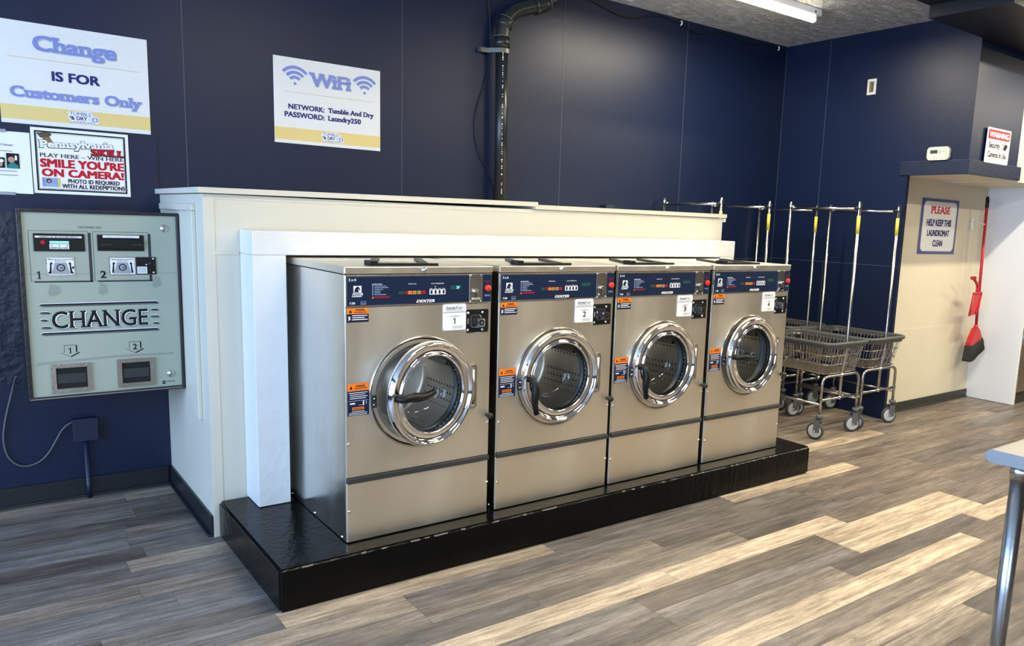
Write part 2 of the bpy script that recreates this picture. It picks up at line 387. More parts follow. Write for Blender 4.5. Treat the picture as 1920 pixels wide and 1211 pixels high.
# ---- blue back wall with its panel seams
bm = B(); box(bm, -4.6, RX+.036, BY, BY+.06, 0, CEIL)
for x in (-1.38, -.179, 1.025, 2.224, 3.41): box(bm, x-.0025, x+.0025, BY-.0015, BY, .09, CEIL-.01, 0, 2)
box(bm, 2.95, RX, BY-.002, BY, 1.207, 1.212, 0, 2); box(bm, RX-.004, RX, BY-.004, BY, .0, CEIL, 0, 2)
box(bm, -4.6, -.318, BY-.007, BY, 0, 1.822)
box(bm, -4.6, -.935, BY-.016, BY-.007, .60, 1.42, 0, 1)
box(bm, -4.6, -.935, BY-.018, BY-.016, .585, .60, 0, 0)
struct('wall_back', bm, [NAVY, ROUGHNAVY, SEAMM])
# ---- blue right wall; it carries on above the alcove
bm = B(); box(bm, RX, RX+.036, .444, BY+.06, 0, CEIL); box(bm, RX, RX+.036, -.0116, .444, 1.915, CEIL)
box(bm, RX-.002, RX, 1.222, 1.227, 1.22, CEIL-.01, 0, 1); box(bm, RX-.002, RX, .444, BY, 1.215, 1.220, 0, 1); box(bm, RX-.002, RX, 1.12, 1.125, .1, 1.214, 0, 1)
struct('wall_right', bm, [NAVY, SEAMM])
# ---- bulkhead over the alcove and the dryers
bm = B(); box(bm, RX+.036, 5.392, -.0116, .62, 1.915, CEIL, 0, 0); box(bm, 5.392, 9.2, -.0116, .62, 1.905, CEIL, 0, 1)
box(bm, RX+.036, 5.42, -.008, .553, 1.913, 1.9155, 0, 1)
struct('wall_bulkhead', bm, [NAVY, CREAM])
bm = B(); box(bm, RX-.012, 5.435, -.028, -.0116, 1.914, 2.018, .003); box(bm, RX-.012, RX, -.0116, .505, 1.914, 2.018, .003); struct('trim_1', bm, NAVYT)
bm = B(); box(bm, RX+.036, 6.19, .554, .62, 0, 1.915)
box(bm, RX+.04, 6.19, .5515, .554, 0, .694, 0, 0)
struct('wall_alcove', bm, CREAM)
bm = B(); box(bm, 4.66, 6.188, .540, .5515, 0, .076, .003); box(bm, 4.66, 6.188, .530, .545, 0, .014, .004); struct('baseboard_alcove', bm, BASEG)
bm = B(); box(bm, 6.19, 6.215, .13, .554, .004, 1.905, 0); box(bm, 6.215, 6.232, .126, .15, 0, 1.905, .002, 1); struct('wall_end_panel', bm, [PANELW, EDGE])
# ---- dark boxed beam under the ceiling
bm = B(); box(bm, 3.89, 9.2, -.54, -.013, 2.846, 2.925); box(bm, 3.5, 9.2, -.54, -.013, 2.925, CEIL); struct('trim_beam', bm, DARKBEAM)
# ---- baseboards
bm = B(); box(bm, -4.6, -.336, BY-.026, BY-.007, .004, .095, .002); box(bm, -4.6, -.336, BY-.040, BY-.02, 0, .012, .005); struct('baseboard_back', bm, BASEB)
bm = B(); box(bm, -.327, -.315, .772, BY-.01, .004, .098, .002); box(bm, -.341, -.32, .772, BY-.02, 0, .012, .005); struct('baseboard_partition', bm, BASEB)
# ---- ivory half wall behind the machines
bm = B(); box(bm, -.315, 2.9325, .764, BY, 0, 1.528)
box(bm, -.317, -.272, .761, .7645, .0, 1.528, .001); box(bm, -.315, -.176, .7605, .764, 1.272, 1.284, .001)
box(bm, -.272, 2.9325, .7620, .764, 1.508, 1.5285)
F = Fr((-.315, 1.668, 0), (0, -1, 0), (0, 0, 1))                 # left side: u runs from the back wall to the front edge
for u0, u1, v0, v1 in ((.57, .665, .52, 1.482), (.665, .772, .5, 1.485), (.25, .665, 1.455, 1.49)):
    pass
box(bm, -.333, -.315, .905, .985, .515, 1.4545, .004, 0); box(bm, -.328, -.315, .9852, 1.01, .52, 1.4545, .003, 0)
box(bm, -.333, -.315, .905, 1.60, 1.455, 1.485, .004, 0)
struct('wall_partition', bm, HWALL)
bm = B()
for x0, x1, za, zb, y0 in ((-.337, 1.40, 1.531, 1.545, .742), (1.385, 2.952, 1.5305, 1.533, .744)):
    vs = box(bm, x0, x1, y0, BY-.002, 0, .024)
    for v in vs: v.co.z += za+(zb-za)*(v.co.x-x0)/(x1-x0)
box(bm, 2.93, 2.948, .748, BY-.002, 1.505, 1.5295, .002)
struct('trim_2', bm, HWALL)
# ---- white boxed surround of the machines
Z0 = .1697
bm = B(); box(bm, -.1713, 2.8568, .5751, .762, 1.281, 1.383, .003); box(bm, -.1713, -.032, .5753, .762, Z0+.002, 1.2805, .003); box(bm, 2.725, 2.855, .5753, .762, Z0+.002, 1.2805, .003)
struct('trim_3', bm, WHITE)
# ---- parts of the room behind the camera: window walls
def window_wall(name, wname, along, pos, a0, a1, w0, w1, s0, s1, out):
    bm = B()
    def bx(p0, p1, z0, z1, bmx, t0=0, t1=.12, bev=0):
        lo, hi = sorted((pos+out*t0, pos+out*t1))
        box(bmx, *((p0, p1, lo, hi) if along == 'x' else (lo, hi, p0, p1)), z0, z1, bev)
    bx(a0, w0, 0, 1.5, bm); bx(w1, a1, 0, 1.5, bm); bx(a0, w0, 1.5, CEIL, bm, 0, .11); bx(w1, a1, 1.5, CEIL, bm, 0, .11); bx(w0, w1, 0, s0, bm); bx(w0, w1, s1, CEIL, bm)
    for f in bm.faces:
        f.material_index = 1 if f.calc_center_median().z > 1.5 else 0
    struct(name, bm, [OFFWALL, NAVY])
    bm = B(); n = 4
    for k in range(n+1):
        p = w0+(w1-w0)*k/n; p0, p1 = max(w0, p-.03), min(w1, p+.03); bx(p0, p1, s0, s1, bm, .02, .08)
    bx(w0, w1, s0, s0+.05, bm, .02, .08); bx(w0, w1, s1-.05, s1, bm, .02, .08)
    struct(wname, bm, GALV)
window_wall('wall_left', 'window_1', 'y', -4.5, -6, 1.72, -4.4, 1.2, .55, 2.65, -1)
window_wall('wall_front', 'window_2', 'x', -6.0, -4.5, 9.1, -4.0, -.9, .5, 2.7, -1)
bm = B(); box(bm, 9.1, 9.2, -6.1, 1.75, 0, CEIL); struct('wall_far_right', bm, NAVY)

# ================================================================== PLINTH
bm = B(); vs = box(bm, -.296, 2.891, -.1025, .7585, 0, Z0)
bmesh.ops.subdivide_edges(bm, edges=[e for e in bm.edges if abs(e.verts[0].co.x-e.verts[1].co.x) > 1], cuts=150)
bmesh.ops.bevel(bm, geom=[e for e in bm.edges if len(e.link_faces) == 2 and e.calc_face_angle(0) > 1], offset=.011, segments=3, affect='EDGES')
for v in bm.verts:
    if .01 < v.co.z and v.co.y < .7:
        v.co.x += rng.uniform(-.0010, .0010); v.co.y += rng.uniform(-.0005, .0005)
        if v.co.z < Z0-.0005: v.co.z += rng.uniform(-.0008, .0008)
bm.normal_update()
for f in bm.faces:
    c = f.calc_center_median()
    if c.y < -.09 and .25 < f.normal.z < .95 and f.normal.y < -.2 and c.z > Z0-.012 and rng.random() < (.34 if math.sin(c.x*9)+math.sin(c.x*23) > -.4 else .10): f.material_index = 1  # lighter edge faces: chipped paint, with the edge's specular line painted in
o = obj('plinth', bm, [BLACKGLOSS, mat('chipped_edge_glint', (.10, .094, .08), .5)]); tag(o, 'long low concrete plinth in glossy black paint under the four washers', 'plinth')

# ================================================================== WASHERS
WW = .650; LIDT = 1.27-Z0
def zl(z): return z-Z0                      # room height to height above the plinth
def screw(name, parent, x, y, z, ax=(0, -1, 0), r=.0065):
    bm = B(); lathe(bm, [(r, 0), (r, .0015), (r*.75, .004), (0, .0048)], (0, 0, 0), ax, 10); return obj(name, bm, CHROME, parent, loc=(x, y, z))
DCX, DCZ, HX = .327, zl(.7615), .552
def make_washer():
    t = thing('washing_machine', 'washer', 'washing machine', (0, 0, Z0), 'front-load washers on the black plinth')
    F = Fr((0, 0, 0), (1, 0, 0), (0, 0, 1))
    # cabinet shell, open behind the front panel
    bm = B()
    box(bm, 0, .004, .010, .70, .004, zl(1.2405)); box(bm, WW-.004, WW, .010, .70, .004, zl(1.2405)); box(bm, .004, WW-.004, .696, .70, .004, zl(1.2405)); box(bm, .004, WW-.004, .02, .696, .002, .006)
    box(bm, -.0008, .010, .006, .016, .002, zl(1.2405), .002, 1); box(bm, WW-.010, WW+.0008, .006, .016, .002, zl(1.2405), .002, 1)
    box(bm, .012, WW-.012, .016, .03, zl(.405), zl(.45), 0, 2); box(bm, .004, WW-.004, .012, .02, zl(1.10), zl(1.118), 0, 2)
    cab = obj('cabinet', bm, [STEELS, EDGE, HOLE], t)
    for y, z in ((.362, .012), (.655, .012), (.052, .012)): screw('screw', cab, 0, y, z, (-1, 0, 0), .006)
    # lid
    bm = B(); box(bm, -.003, WW+.003, -.003, .705, zl(1.2415), LIDT, .004, 0, 2); box(bm, 0, WW, .0, .70, zl(1.238), zl(1.2415), 0, 1)
    lid = obj('lid', bm, [STEEL, HOLE], t)
    bm = B(); lathe(bm, [(.0115, 0), (.0115, .003), (.009, .004), (.008, .010), (.004, .012), (0, .0125)], (0, 0, 0), (0, -1, 0), 8); obj('lid_bolt', bm, CHROME, lid, loc=(.329, -.003, zl(1.2565)))
    bm = B()
    z0 = LIDT
    poly(bm, Fr((0, 0, z0), (1, 0, 0), (0, 1, 0)), [(.12, .03), (.30, .022), (.41, .030), (.41, .044), (.30, .075), (.20, .095), (.12, .10)], .010, 0, .010)
    box(bm, .118, .152, .04, .10, z0+.0005, z0+.020, .003)
    for a, c in (((.14, .08), (.30, .40)), ((.36, .06), (.50, .40))):
        d = Vector((c[0]-a[0], c[1]-a[1], 0)).normalized(); n = Vector((-d.y, d.x, 0))*.016
        A, C = Vector((a[0], a[1], z0)), Vector((c[0], c[1], z0))
        lo = [A-n, A+n, C+n, C-n]; vl = [bm.verts.new(p+Vector((0, 0, .001))) for p in lo]; vh = [bm.verts.new(p+Vector((0, 0, .011))) for p in lo]
        bm.faces.new(vl); bm.faces.new(vh[::-1])
        for k in range(4): bm.faces.new((vl[k], vh[k], vh[(k+1) % 4], vl[(k+1) % 4]))
    bmesh.ops.recalc_face_normals(bm, faces=bm.faces)
    obj('soap_flap', bm, BPLAST, lid)
    # control panel
    bm = B(); box(bm, .001, WW-.001, -.001, .012, zl(1.1145), zl(1.2385), .002)
    pan = obj('control_panel', bm, EDGE, t)
    bm = B(); w = .0016
    G = Fr((0, -.001, -Z0), (1, 0, 0), (0, 0, 1))           # v is the room height
    rect(bm, G, .008, .5385, 1.1215, 1.2305, .001, 0, .001)
    text(bm, G, '2 x', .014, .032, 1.215, 1.225, w, 1, .03); disc(bm, G, .0395, 1.2195, .0052, w, 2, 10)
    rect(bm, G, .033, .065, 1.171, 1.197, w, 1)
    poly(bm, G, [(.0385, 1.1725), (.0375, 1.180), (.040, 1.188), (.0455, 1.193), (.051, 1.1945), (.053, 1.193), (.0565, 1.190), (.0605, 1.181), (.059, 1.178), (.0555, 1.182), (.0525, 1.183), (.054, 1.1725)], w+.0004, 0)
    poly(bm, G, [(.051, 1.1865), (.0535, 1.1845), (.0575, 1.1755), (.0545, 1.1735)], w+.0008, 1)
    arcband(bm, G, .0535, 1.1725, .0165, .018, 100, 180, w+.0004, 0, 8)
    text(bm, G, 'DEXTER', .028, .071, 1.1625, 1.1695, w, 1, .05, .3); text(bm, G, 'LAUNDRY', .026, .069, 1.154, 1.161, w, 1, .05, .3)
    text(bm, G, 'T-300', .016, .039, 1.1262, 1.1345, w, 1, .04); frame_line(bm, G, .062, .083, 1.1245, 1.1375, .0012, w, 2); text(bm, G, '20 LB', .065, .080, 1.1275, 1.132, w, 2, .03)
    text(bm, G, 'INSTRUCTIONS', .107, .149, 1.199, 1.2038, w, 1, .02)
    for i, (ln, ww) in enumerate(((.050, 1), (.059, 1), (.037, 1), (.025, 1), (.026, 1), (.049, 1))):
        v = 1.1945-i*.0066; rect(bm, G, .1085, .1125, v-.0018, v+.0022, w, 2); rect(bm, G, .117, .117+ln, v-.001, v+.0012, w, 2)
    for i, ln in enumerate((.066, .062)):
        v = 1.1538-i*.0046; rect(bm, G, .118, .118+ln, v-.0009, v+.0009, w, 3)
    poly(bm, G, [(.1065, 1.147), (.1155, 1.147), (.111, 1.1555)], w, 4)
    text(bm, G, 'WASH CYCLE', .259, .295, 1.1985, 1.2025, w, 1, .02); text(bm, G, 'WASH TEMPERATURE', .360, .418, 1.1985, 1.2025, w, 1, .02)
    for i, s in enumerate(('HOT', 'WARM', 'COLD')): text(bm, G, s, .3745+i*.0185, .3865+i*.0185, 1.1785, 1.1815, w, 1, .02)
    text(bm, G, 'START', .355, .3665, 1.1785, 1.1815, w, 1, .02)
    poly(bm, G, [(.281, 1.1205), (.296, 1.1385), (.378, 1.1375), (.386, 1.1205)], w, 0)
    obj('fascia', bm, [FASCIA, WPRINT, LBLUE, RED, ORANGE], pan)
    bm = B(); text(bm, G, 'DEXTER', .293, .377, 1.1255, 1.1365, .0024, 0, .05, .35, FINE); text(bm, G, 'LAUNDRY', .302, .372, 1.1215, 1.1240, .0022, 1, .02, .3)
    obj('badge', bm, [WPRINT, GREY], pan)
    for k, u0, u1 in (('green', .217, .237), ('brown', .238, .256), ('orange', .258, .276), ('amber', .279, .294), ('olive', .299, .3145), ('red', .318, .336)):
        bm = B(); rect(bm, G, u0, u1, 1.1595, 1.1728, .0028, 0, .002, .002)
        if k in ('orange', 'amber', 'olive'):
            frame_line(bm, G, u0+.0005, u1-.0005, 1.160, 1.1722, .0011, .0031, 1); rect(bm, G, u0+.003, u1-.003, 1.1655, 1.1668, .0031, 2)
        obj('cycle_button', bm, [BTN[k], ORANGE if k == 'orange' else YELLOW, RED], pan)
    for i in range(4):
        u = .3535+i*.0182; bm = B(); rect(bm, G, u, u+.0175, 1.1560, 1.1765, .0026, 0, .002, .001); rect(bm, G, u+.0042, u+.0132, 1.1585, 1.174, .003, 1, 0, .003)
        if i == 0: rect(bm, G, u+.0065, u+.011, 1.162, 1.170, .0034, 2)
        obj('temperature_button', bm, [WPRINT, FASCIA, BTN['green']], pan)
    bm = B(); rect(bm, G, .447, .501, 1.1745, 1.1905, .0022, 0, .0015); text(bm, G, 'S', .487, .4915, 1.178, 1.187, .0026, 1, .02); obj('display', bm, [BTN['green'], LCD], pan)
    bm = B(); rect(bm, G, .540, .598, 1.1175, 1.2365, .0035, 0, .003)
    for u in (.545, .594):
        for v in (1.1225, 1.232): lathe(bm, [(.0036, 0), (.003, .002), (0, .0028)], G.p(u, v, .0035), (0, -1, 0), 8, 1)
    rect(bm, G, .5665, .5705, 1.135, 1.163, .0042, 2)
    box(bm, .556, .577, -.018, -.0045, zl(1.160), zl(1.1735), .003, 1); rect(bm, G, .553, .588, 1.130, 1.1375, .010, 1, .007)
    obj('coin_slide', bm, [CHROMED, CHROME, HOLE], pan)
    bm = B(); rect(bm, G, .604, .6455, 1.1195, 1.2345, .0012, 0, .001); text(bm, G, 'EMERGENCY', .609, .642, 1.2055, 1.2085, w, 1, .02); text(bm, G, 'STOP', .618, .634, 1.2, 1.2035, w, 1, .02)
    rect(bm, G, .613, .642, 1.1470, 1.1490, w, 2); rect(bm, G, .614, .641, 1.1425, 1.1443, w, 2)
    obj('stop_fascia', bm, [FASCIA, RED, LBLUE], pan)
    bm = B(); lathe(bm, [(.014, 0), (.014, .008), (.012, .012), (.006, .0145), (0, .015)], G.p(.6275, 1.1765, .001), (0, -1, 0), 18); obj('stop_button', bm, STOP, pan)
    # front panel with a round hole
    def holed(bm, x0, x1, z0, z1, cx, cz, r, y):
        ang = sorted([2*math.pi*k/64 for k in range(64)]+[math.atan2(z-cz, x-cx) % (2*math.pi) for x in (x0, x1) for z in (z0, z1)])
        rim, out = [], []
        for a in ang:
            c, s = math.cos(a), math.sin(a)
            t = min(((x1-cx)/c if c > 1e-9 else (x0-cx)/c if c < -1e-9 else 9e9), ((z1-cz)/s if s > 1e-9 else (z0-cz)/s if s < -1e-9 else 9e9))
            rim.append(bm.verts.new((cx+r*c, y, cz+r*s))); out.append(bm.verts.new((cx+t*c, y, cz+t*s)))
        n = len(ang); back = [bm.verts.new((v.co.x, y+.010, v.co.z)) for v in out]
        for k in range(n):
            j = (k+1) % n; bm.faces.new((rim[k], rim[j], out[j], out[k])); bm.faces.new((out[k], out[j], back[j], back[k]))
        bmesh.ops.recalc_face_normals(bm, faces=bm.faces)
    bm = B(); holed(bm, .003, WW-.003, zl(.441), zl(1.1125), DCX, DCZ-.006, .205, 0)
    fp = obj('front_panel', bm, STEEL, t)
    for x, z in ((.010, zl(.578)), (.641, zl(.587))): screw('screw', fp, x, 0, z)
    bm = B(); O = (DCX, 0, DCZ-.006); lathe(bm, [(.2325, 0), (.2318, .0035), (.228, .005), (.221, .002), (.212, -.004), (.205, -.008)], O, (0, -1, 0), 64); obj('door_collar', bm, mat('collar_steel', (.62, .60, .55), .14, 1), t)
    bm = B(); box(bm, .001, WW-.001, -.010, .012, zl(.4165), zl(.4385), .003); obj('kick_strip', bm, GREYSTRIP, t)
    bm = B(); box(bm, .003, WW-.003, 0, .010, .004, zl(.415), .002); lp = obj('lower_panel', bm, STEEL, t)
    for x, z in ((.010, zl(.302)), (.644, zl(.313))): screw('screw', lp, x, 0, z)
    # warning stickers
    def sticker(v0, v1, rows, tall):
        bm = B(); S = Fr((0, 0, -Z0), (1, 0, 0), (0, 0, 1)); o0 = v1-(.030 if tall else .022)
        rect(bm, S, .007, .0945, v0, v1, .0008, 1); rect(bm, S, .007, .0945, o0, v1, .0012, 0)
        m = (o0+v1)/2; text(bm, S, 'WARNING', .040, .078, m+.0005, m+.0075, .0016, 3, .03); rect(bm, S, .034, .086, m-.006, m-.0035, .0016, 3)
        poly(bm, S, [(.015, m-.007), (.027, m-.007), (.021, m+.007)], .0016, 3)
        if not tall:
            for i, ln in enumerate((.062, .050, .062)): rect(bm, S, .028, .028+ln, v0+.0245-i*.0078, v0+.0275-i*.0078, .0012, 2)
            poly(bm, S, [(.012, v0+.008), (.0145, v0+.015), (.012, v0+.022), (.016, v0+.0245), (.0175, v0+.018), (.0215, v0+.024), (.020, v0+.0145), (.0235, v0+.0085), (.019, v0+.0125), (.0155, v0+.0075)], .0012, 2)
        else:
            for i, (a, ln) in enumerate(((.012, .076), (.016, .062), (.016, .072), (.016, .066))): rect(bm, S, a, a+ln, v1-.0385-i*.0075, v1-.036-i*.0075, .0012, 2)
            rect(bm, S, .012, .089, v1-.0695, v1-.0685, .0012, 2); rect(bm, S, .016, .038, v1-.0825, v1-.0765, .0012, 2, 0, .0028); rect(bm, S, .069, .0745, v1-.089, v1-.070, .0012, 2, 0, .0025)
            arcband(bm, S, .076, v1-.079, .0075, .009, -50, 50, .0012, 2, 6); rect(bm, S, .053, .066, v1-.0875, v1-.0865, .0012, 2)
            rect(bm, S, .026, .074, v1-.1055, v1-.0945, .0012, 0, 0, .002); text(bm, S, 'IMPORTANT', .031, .069, v1-.1025, v1-.0975, .0016, 3, .03)
            for i, (a, ln) in enumerate(((.024, .052), (.012, .076), (.012, .074))): rect(bm, S, a, a+ln, v1-.1125-i*.0062, v1-.1105-i*.0062, .0012, 2)
        return obj('warning_sticker', bm, [ORANGE, LNAVY, WPRINT, BLACK], t)
    sticker(1.057, 1.1115, 3, False); sticker(.690, .818, 9, True)
    # number tag and payment lock plate
    bm = B(); S = Fr((0, 0, -Z0), (1, 0, 0), (0, 0, 1)); rect(bm, S, .4165, .524, 1.004, 1.1135, .003, 0, .0025, .006); rect(bm, S, .4165, .524, 1.0782, 1.0800, .0034, 1)
    text(bm, S, 'D', .429, .438, 1.091, 1.104, .0036, 3, .03, .3, FINE); text(bm, S, 'EXTER', .439, .473, 1.091, 1.1005, .0036, 3, .02, .3, FINE); text(bm, S, 'P', .475, .484, 1.091, 1.104, .0036, 4, .03, .3, FINE); text(bm, S, 'AY', .485, .5105, 1.091, 1.1005, .0036, 4, .02, .3, FINE)
    text(bm, S, 'LAUNDRY MADE EASY', .428, .513, 1.0835, 1.0878, .0036, 2, 0); text(bm, S, 'MACHINE ID', .451, .493, 1.0605, 1.0655, .0036, 2, .01)
    for i in range(3): rect(bm, S, .460, .460+(.052, .046, .048)[i], 1.0205-i*.0042, 1.0217-i*.0042, .0036, 2)
    tg = obj('number_tag', bm, [TAGW, BLACK, GREY, SNAVY, mat('tag_teal', (.04, .22, .28), .5)], t)
    bm = B(); rect(bm, S, .5255, .636, .987, 1.0885, .0012, 1, .001, .006); rect(bm, S, .527, .633, .990, 1.087, .0020, 0, .0012, .005)
    for u in (.5345, .605):
        for v in (1.0005, 1.0735): lathe(bm, [(.0062, 0), (.0055, .003), (0, .0045)], S.p(u, v, .002), (0, -1, 0), 10, 1)
    for v in (1.028, 1.034, 1.040, 1.046): rect(bm, S, .5335, .5365, v, v+.0035, .0024, 2)
    pl = obj('lock_plate', bm, [BPLAST, CHROME, WPRINT], t)
    bm = B(); rect(bm, S, .545, .598, 1.010, 1.066, .006, 0, .004, .012); rect(bm, S, .550, .593, 1.014, 1.062, .0065, 1, 0, .010)
    rect(bm, S, .566, .600, 1.016, 1.052, .034, 0, .028, .008); disc(bm, S, .583, 1.034, .0125, .0345, 1, 16); disc(bm, S, .583, 1.034, .005, .035, 0, 10)
    obj('coin_lock', bm, [CHROME, BPLAST], pl)
    # hinge, latch, bump stop
    bm = B(); z0, z1 = zl(.661), zl(.852)
    poly(bm, F, [(.553, z1), (.571, z1), (.577, z1-.012), (.577, z0+.012), (.569, z0), (.545, z0), (.545, z0+.008), (.565, z0+.008), (.569, z0+.016), (.569, z1-.016), (.565, z1-.008), (.553, z1-.008)], .014, 0, .013)
    lathe(bm, [(0, z0+.02), (.007, z0+.02), (.007, z1-.02), (0, z1-.02)], (.556, -.016, 0), (0, 0, 1), 12); box(bm, .556, .570, -.012, -.0005, z0+.03, z1-.03, .002)
    obj('door_hinge', bm, CHROMED, t)
    bm = B(); rect(bm, F, .100, .122, zl(.715), zl(.765), .013, 0, .009, .006); lathe(bm, [(.0085, 0), (.0085, .001), (.006, .001)], (.111, -.0135, zl(.752)), (0, -1, 0), 12, 1); lathe(bm, [(.004, 0), (.003, .003), (0, .004)], (.111, -.0135, zl(.752)), (0, -1, 0), 8, 2); lathe(bm, [(.004, 0), (.003, .003), (0, .004)], (.110, -.0135, zl(.728)), (0, -1, 0), 8, 2)
    obj('door_latch', bm, [GREYSTRIP, HOLE, CHROME], t)
    bm = B(); lathe(bm, [(.009, 0), (.009, .012), (.0135, .02), (.0135, .034), (.009, .040), (0, .041)], (0, 0, 0), (0, -1, 0), 14); obj('bump_stop', bm, RUBBER, t, loc=(.637, .0, zl(.622)))
    # drum and tub mouth
    bm = B(); C = (DCX, 0, DCZ-.006); A = (0, 1, 0)
    lathe(bm, [(.2045, .004), (.196, .014), (.190, .020), (.186, .019), (.184, .030), (.188, .036), (.186, .044), (.181, .046), (.180, .062)], C, A, 48, 1)
    lathe(bm, [(.180, .062), (.200, .064), (.222, .070), (.225, .085), (.225, .40), (.20, .41), (.09, .405), (.06, .385), (0, .380)], C, A, 48, 0)
    cx, cz = C[0], C[2]
    for i in range(44):
        a = 2*math.pi*i/44
        if i % 15 in (0, 1): continue
        for j in range(11):
            y = .105+j*.026+(.013 if i % 2 else 0); rr = .2246; hw = .0055/rr; hy = .0062
            vs = [bm.verts.new((cx+rr*math.cos(a+da*hw), y+dy*hy, cz+rr*math.sin(a+da*hw))) for da, dy in ((0, -1), (.9, -.4), (.9, .4), (0, 1), (-.9, .4), (-.9, -.4))]
            f = bm.faces.new(vs); f.material_index = 2
    for k in range(3):
        a = R(30+120*k); ca, sa = math.cos(a), math.sin(a)
        pr = [(.224, -.022), (.19, -.010), (.175, 0), (.19, .010), (.224, .022)]
        for (p, q), (s, u) in zip(pr, pr[1:]):
            pts = [(cx+p*ca-q*sa, yy, cz+p*sa+q*ca) for yy in (.09, .395)]+[(cx+s*ca-u*sa, yy, cz+s*sa+u*ca) for yy in (.395, .09)]
            f = bm.faces.new([bm.verts.new(x) for x in pts]); f.material_index = 0
    obj('drum', bm, [DRUM, mat('grey_door_seal', (.16, .165, .165), .35), HOLE], t)
    # door: its origin is the hinge line
    D = (DCX-HX, 0, 0)
    bm = B(); yo = .020
    lathe(bm, [(.154, .006-yo), (.1535, .030-yo), (.156, .038-yo), (.160, .0415-yo), (.1645, .040-yo), (.168, .035-yo), (.174, .0315-yo), (.184, .031-yo), (.191, .034-yo), (.197, .042-yo), (.202, .0465-yo), (.2065, .046-yo), (.211, .040-yo), (.2155, .029-yo), (.2170, .020-yo), (.2150, .013-yo), (.208, .008-yo)], D, (0, -1, 0), 84, 0, True, True)
    door = obj('door', bm, CHROME, t, loc=(HX, -yo, DCZ))
    bm = B(); lathe(bm, [(.156, -.008), (.209, -.008), (.206, -.016), (.175, -.026), (.154, -.018)], D, (0, -1, 0), 48, 0, True, True); obj('gasket', bm, RUBBER, door)
    bm = B(); lathe(bm, [(.1535, .010), (.150, -.02), (.142, -.07), (.122, -.105), (.08, -.118), (0, -.122)], D, (0, -1, 0), 48); obj('door_glass', bm, GLASS, door)
    bm = B(); lathe(bm, [(.016, 0), (.016, .018), (.013, .022), (.013, .044), (0, .046)], (0, .006, 0), (0, -1, 0), 14)
    hp = arcpts([(0, -.006, 0), (0, -.038, 0), (.04, -.048, .004), (.10, -.044, -.006), (.158, -.038, .004)], .02, 4)
    HR = [.015+.0045*min(1, max(0, p.x-.01)/.05)-.007*min(1, max(0, p.x-.06)/.07) for p in hp]
    sweep(bm, hp, HR, 12)
    handle = obj('door_handle', bm, BPLAST, door, loc=(D[0]-.183, -.014, .008))
    return t, door, handle, tg, pan
WX = (0, .6888, 1.3581, 2.0391)
LAB = ('washing machine tagged 1, leftmost of the row, door ajar with its black handle pointing sideways',
       'washing machine tagged 2, standing between the washers tagged 1 and 3, black handle pointing down',
       'washing machine tagged 3, standing between the washers tagged 2 and 4, black handle pointing down',
       'washing machine tagged 4, rightmost of the row beside the laundry carts, handle pointing sideways')
w0 = make_washer()[0]
washers = [w0]+[copy_tree(w0) for _ in range(3)]
def kid(o, n): return next(c for c in o.children if c.name.split('.')[0] == n)
S0 = Fr((0, 0, -Z0), (1, 0, 0), (0, 0, 1))
for i, w in enumerate(washers):
    w.location = (WX[i], 0, Z0); w['label'] = LAB[i]
    d = kid(w, 'door'); h = kid(d, 'door_handle')
    d.rotation_euler = (0, 0, (R(12), 0, 0, R(1.5))[i])
    h.rotation_euler = (0, (R(-3), R(84), R(84), R(2))[i], 0)
    bm = B(); s = '1234'[i]
    (one(bm, S0, .4625, .4775, 1.0305, 1.0555, .0038, 0, False) if s == '1' else text(bm, S0, s, .462, .481, 1.0305, 1.0555, .0038, 0, .015)); obj('number', bm, BLACK, kid(w, 'number_tag'))
    if i == 0:
        G = Fr((0, -.001, -Z0), (1, 0, 0), (0, 0, 1)); bm = B(); text(bm, G, '37', .4765, .491, 1.1775, 1.1880, .003, 0, .02); obj('lit_digits', bm, TEAL, kid(w, 'control_panel'))
        bm = B(); disc(bm, G, .379, 1.188, .0024, .002, 0, 10); obj('indicator_light', bm, WPRINT, kid(w, 'control_panel'))

# ================================================================== SIGNS ON THE BACK WALL
def board(t, F, wd, ht, th, m, name='board', r=0):
    bm = B(); rect(bm, F, 0, wd, 0, ht, th, 0, th-.0005, r); return obj(name, bm, m, t, True)
def logo(bm, F, cu, cv, w, h, e):
    "small laundromat logo: two lines of text, a little washer with speed lines; material slots 0 white 1 lavender 2 navy 3 blue"
    poly(bm, F, [(cu-w*.5, cv+h*.45), (cu+w*.28, cv+h*.5), (cu+w*.34, cv+h*.15), (cu+w*.52, cv+h*.1), (cu+w*.5, cv-h*.38), (cu+w*.3, cv-h*.52), (cu-w*.42, cv-h*.5), (cu-w*.5, cv-h*.1)], e, 0)
    e += .0004
    text(bm, F, 'TUMBLE', cu-w*.47, cu+w*.27, cv+h*.12, cv+h*.42, e, 1, .02); text(bm, F, '& DRY', cu-w*.42, cu+w*.12, cv-h*.24, cv+h*.06, e, 2, .03)
    text(bm, F, 'LAUNDROMAT', cu-w*.42, cu+w*.40, cv-h*.48, cv-h*.32, e, 2, 0)
    rect(bm, F, cu+w*.29, cu+w*.48, cv-h*.28, cv+h*.06, e, 3, 0, h*.04); disc(bm, F, cu+w*.385, cv-h*.12, h*.11, e+.0003, 0, 12)
    for k in range(4): rect(bm, F, cu+w*.15, cu+w*.28, cv-h*(.22-k*.08), cv-h*(.20-k*.08), e, 3)
    disc(bm, F, cu-w*.44, cv-h*.02, h*.07, e, 2, 8)
def dropshadow(bm, F, s, u0, u1, v0, v1, w, sh, top, bold, serif, off=.0035, **k):
    text(bm, F, s, u0+off*.3, u1+off*.3, v0-off, v1-off, w, sh, bold+.015, 0, serif, **k); text(bm, F, s, u0, u1, v0, v1, w+.0009, top, bold, 0, serif, **k)
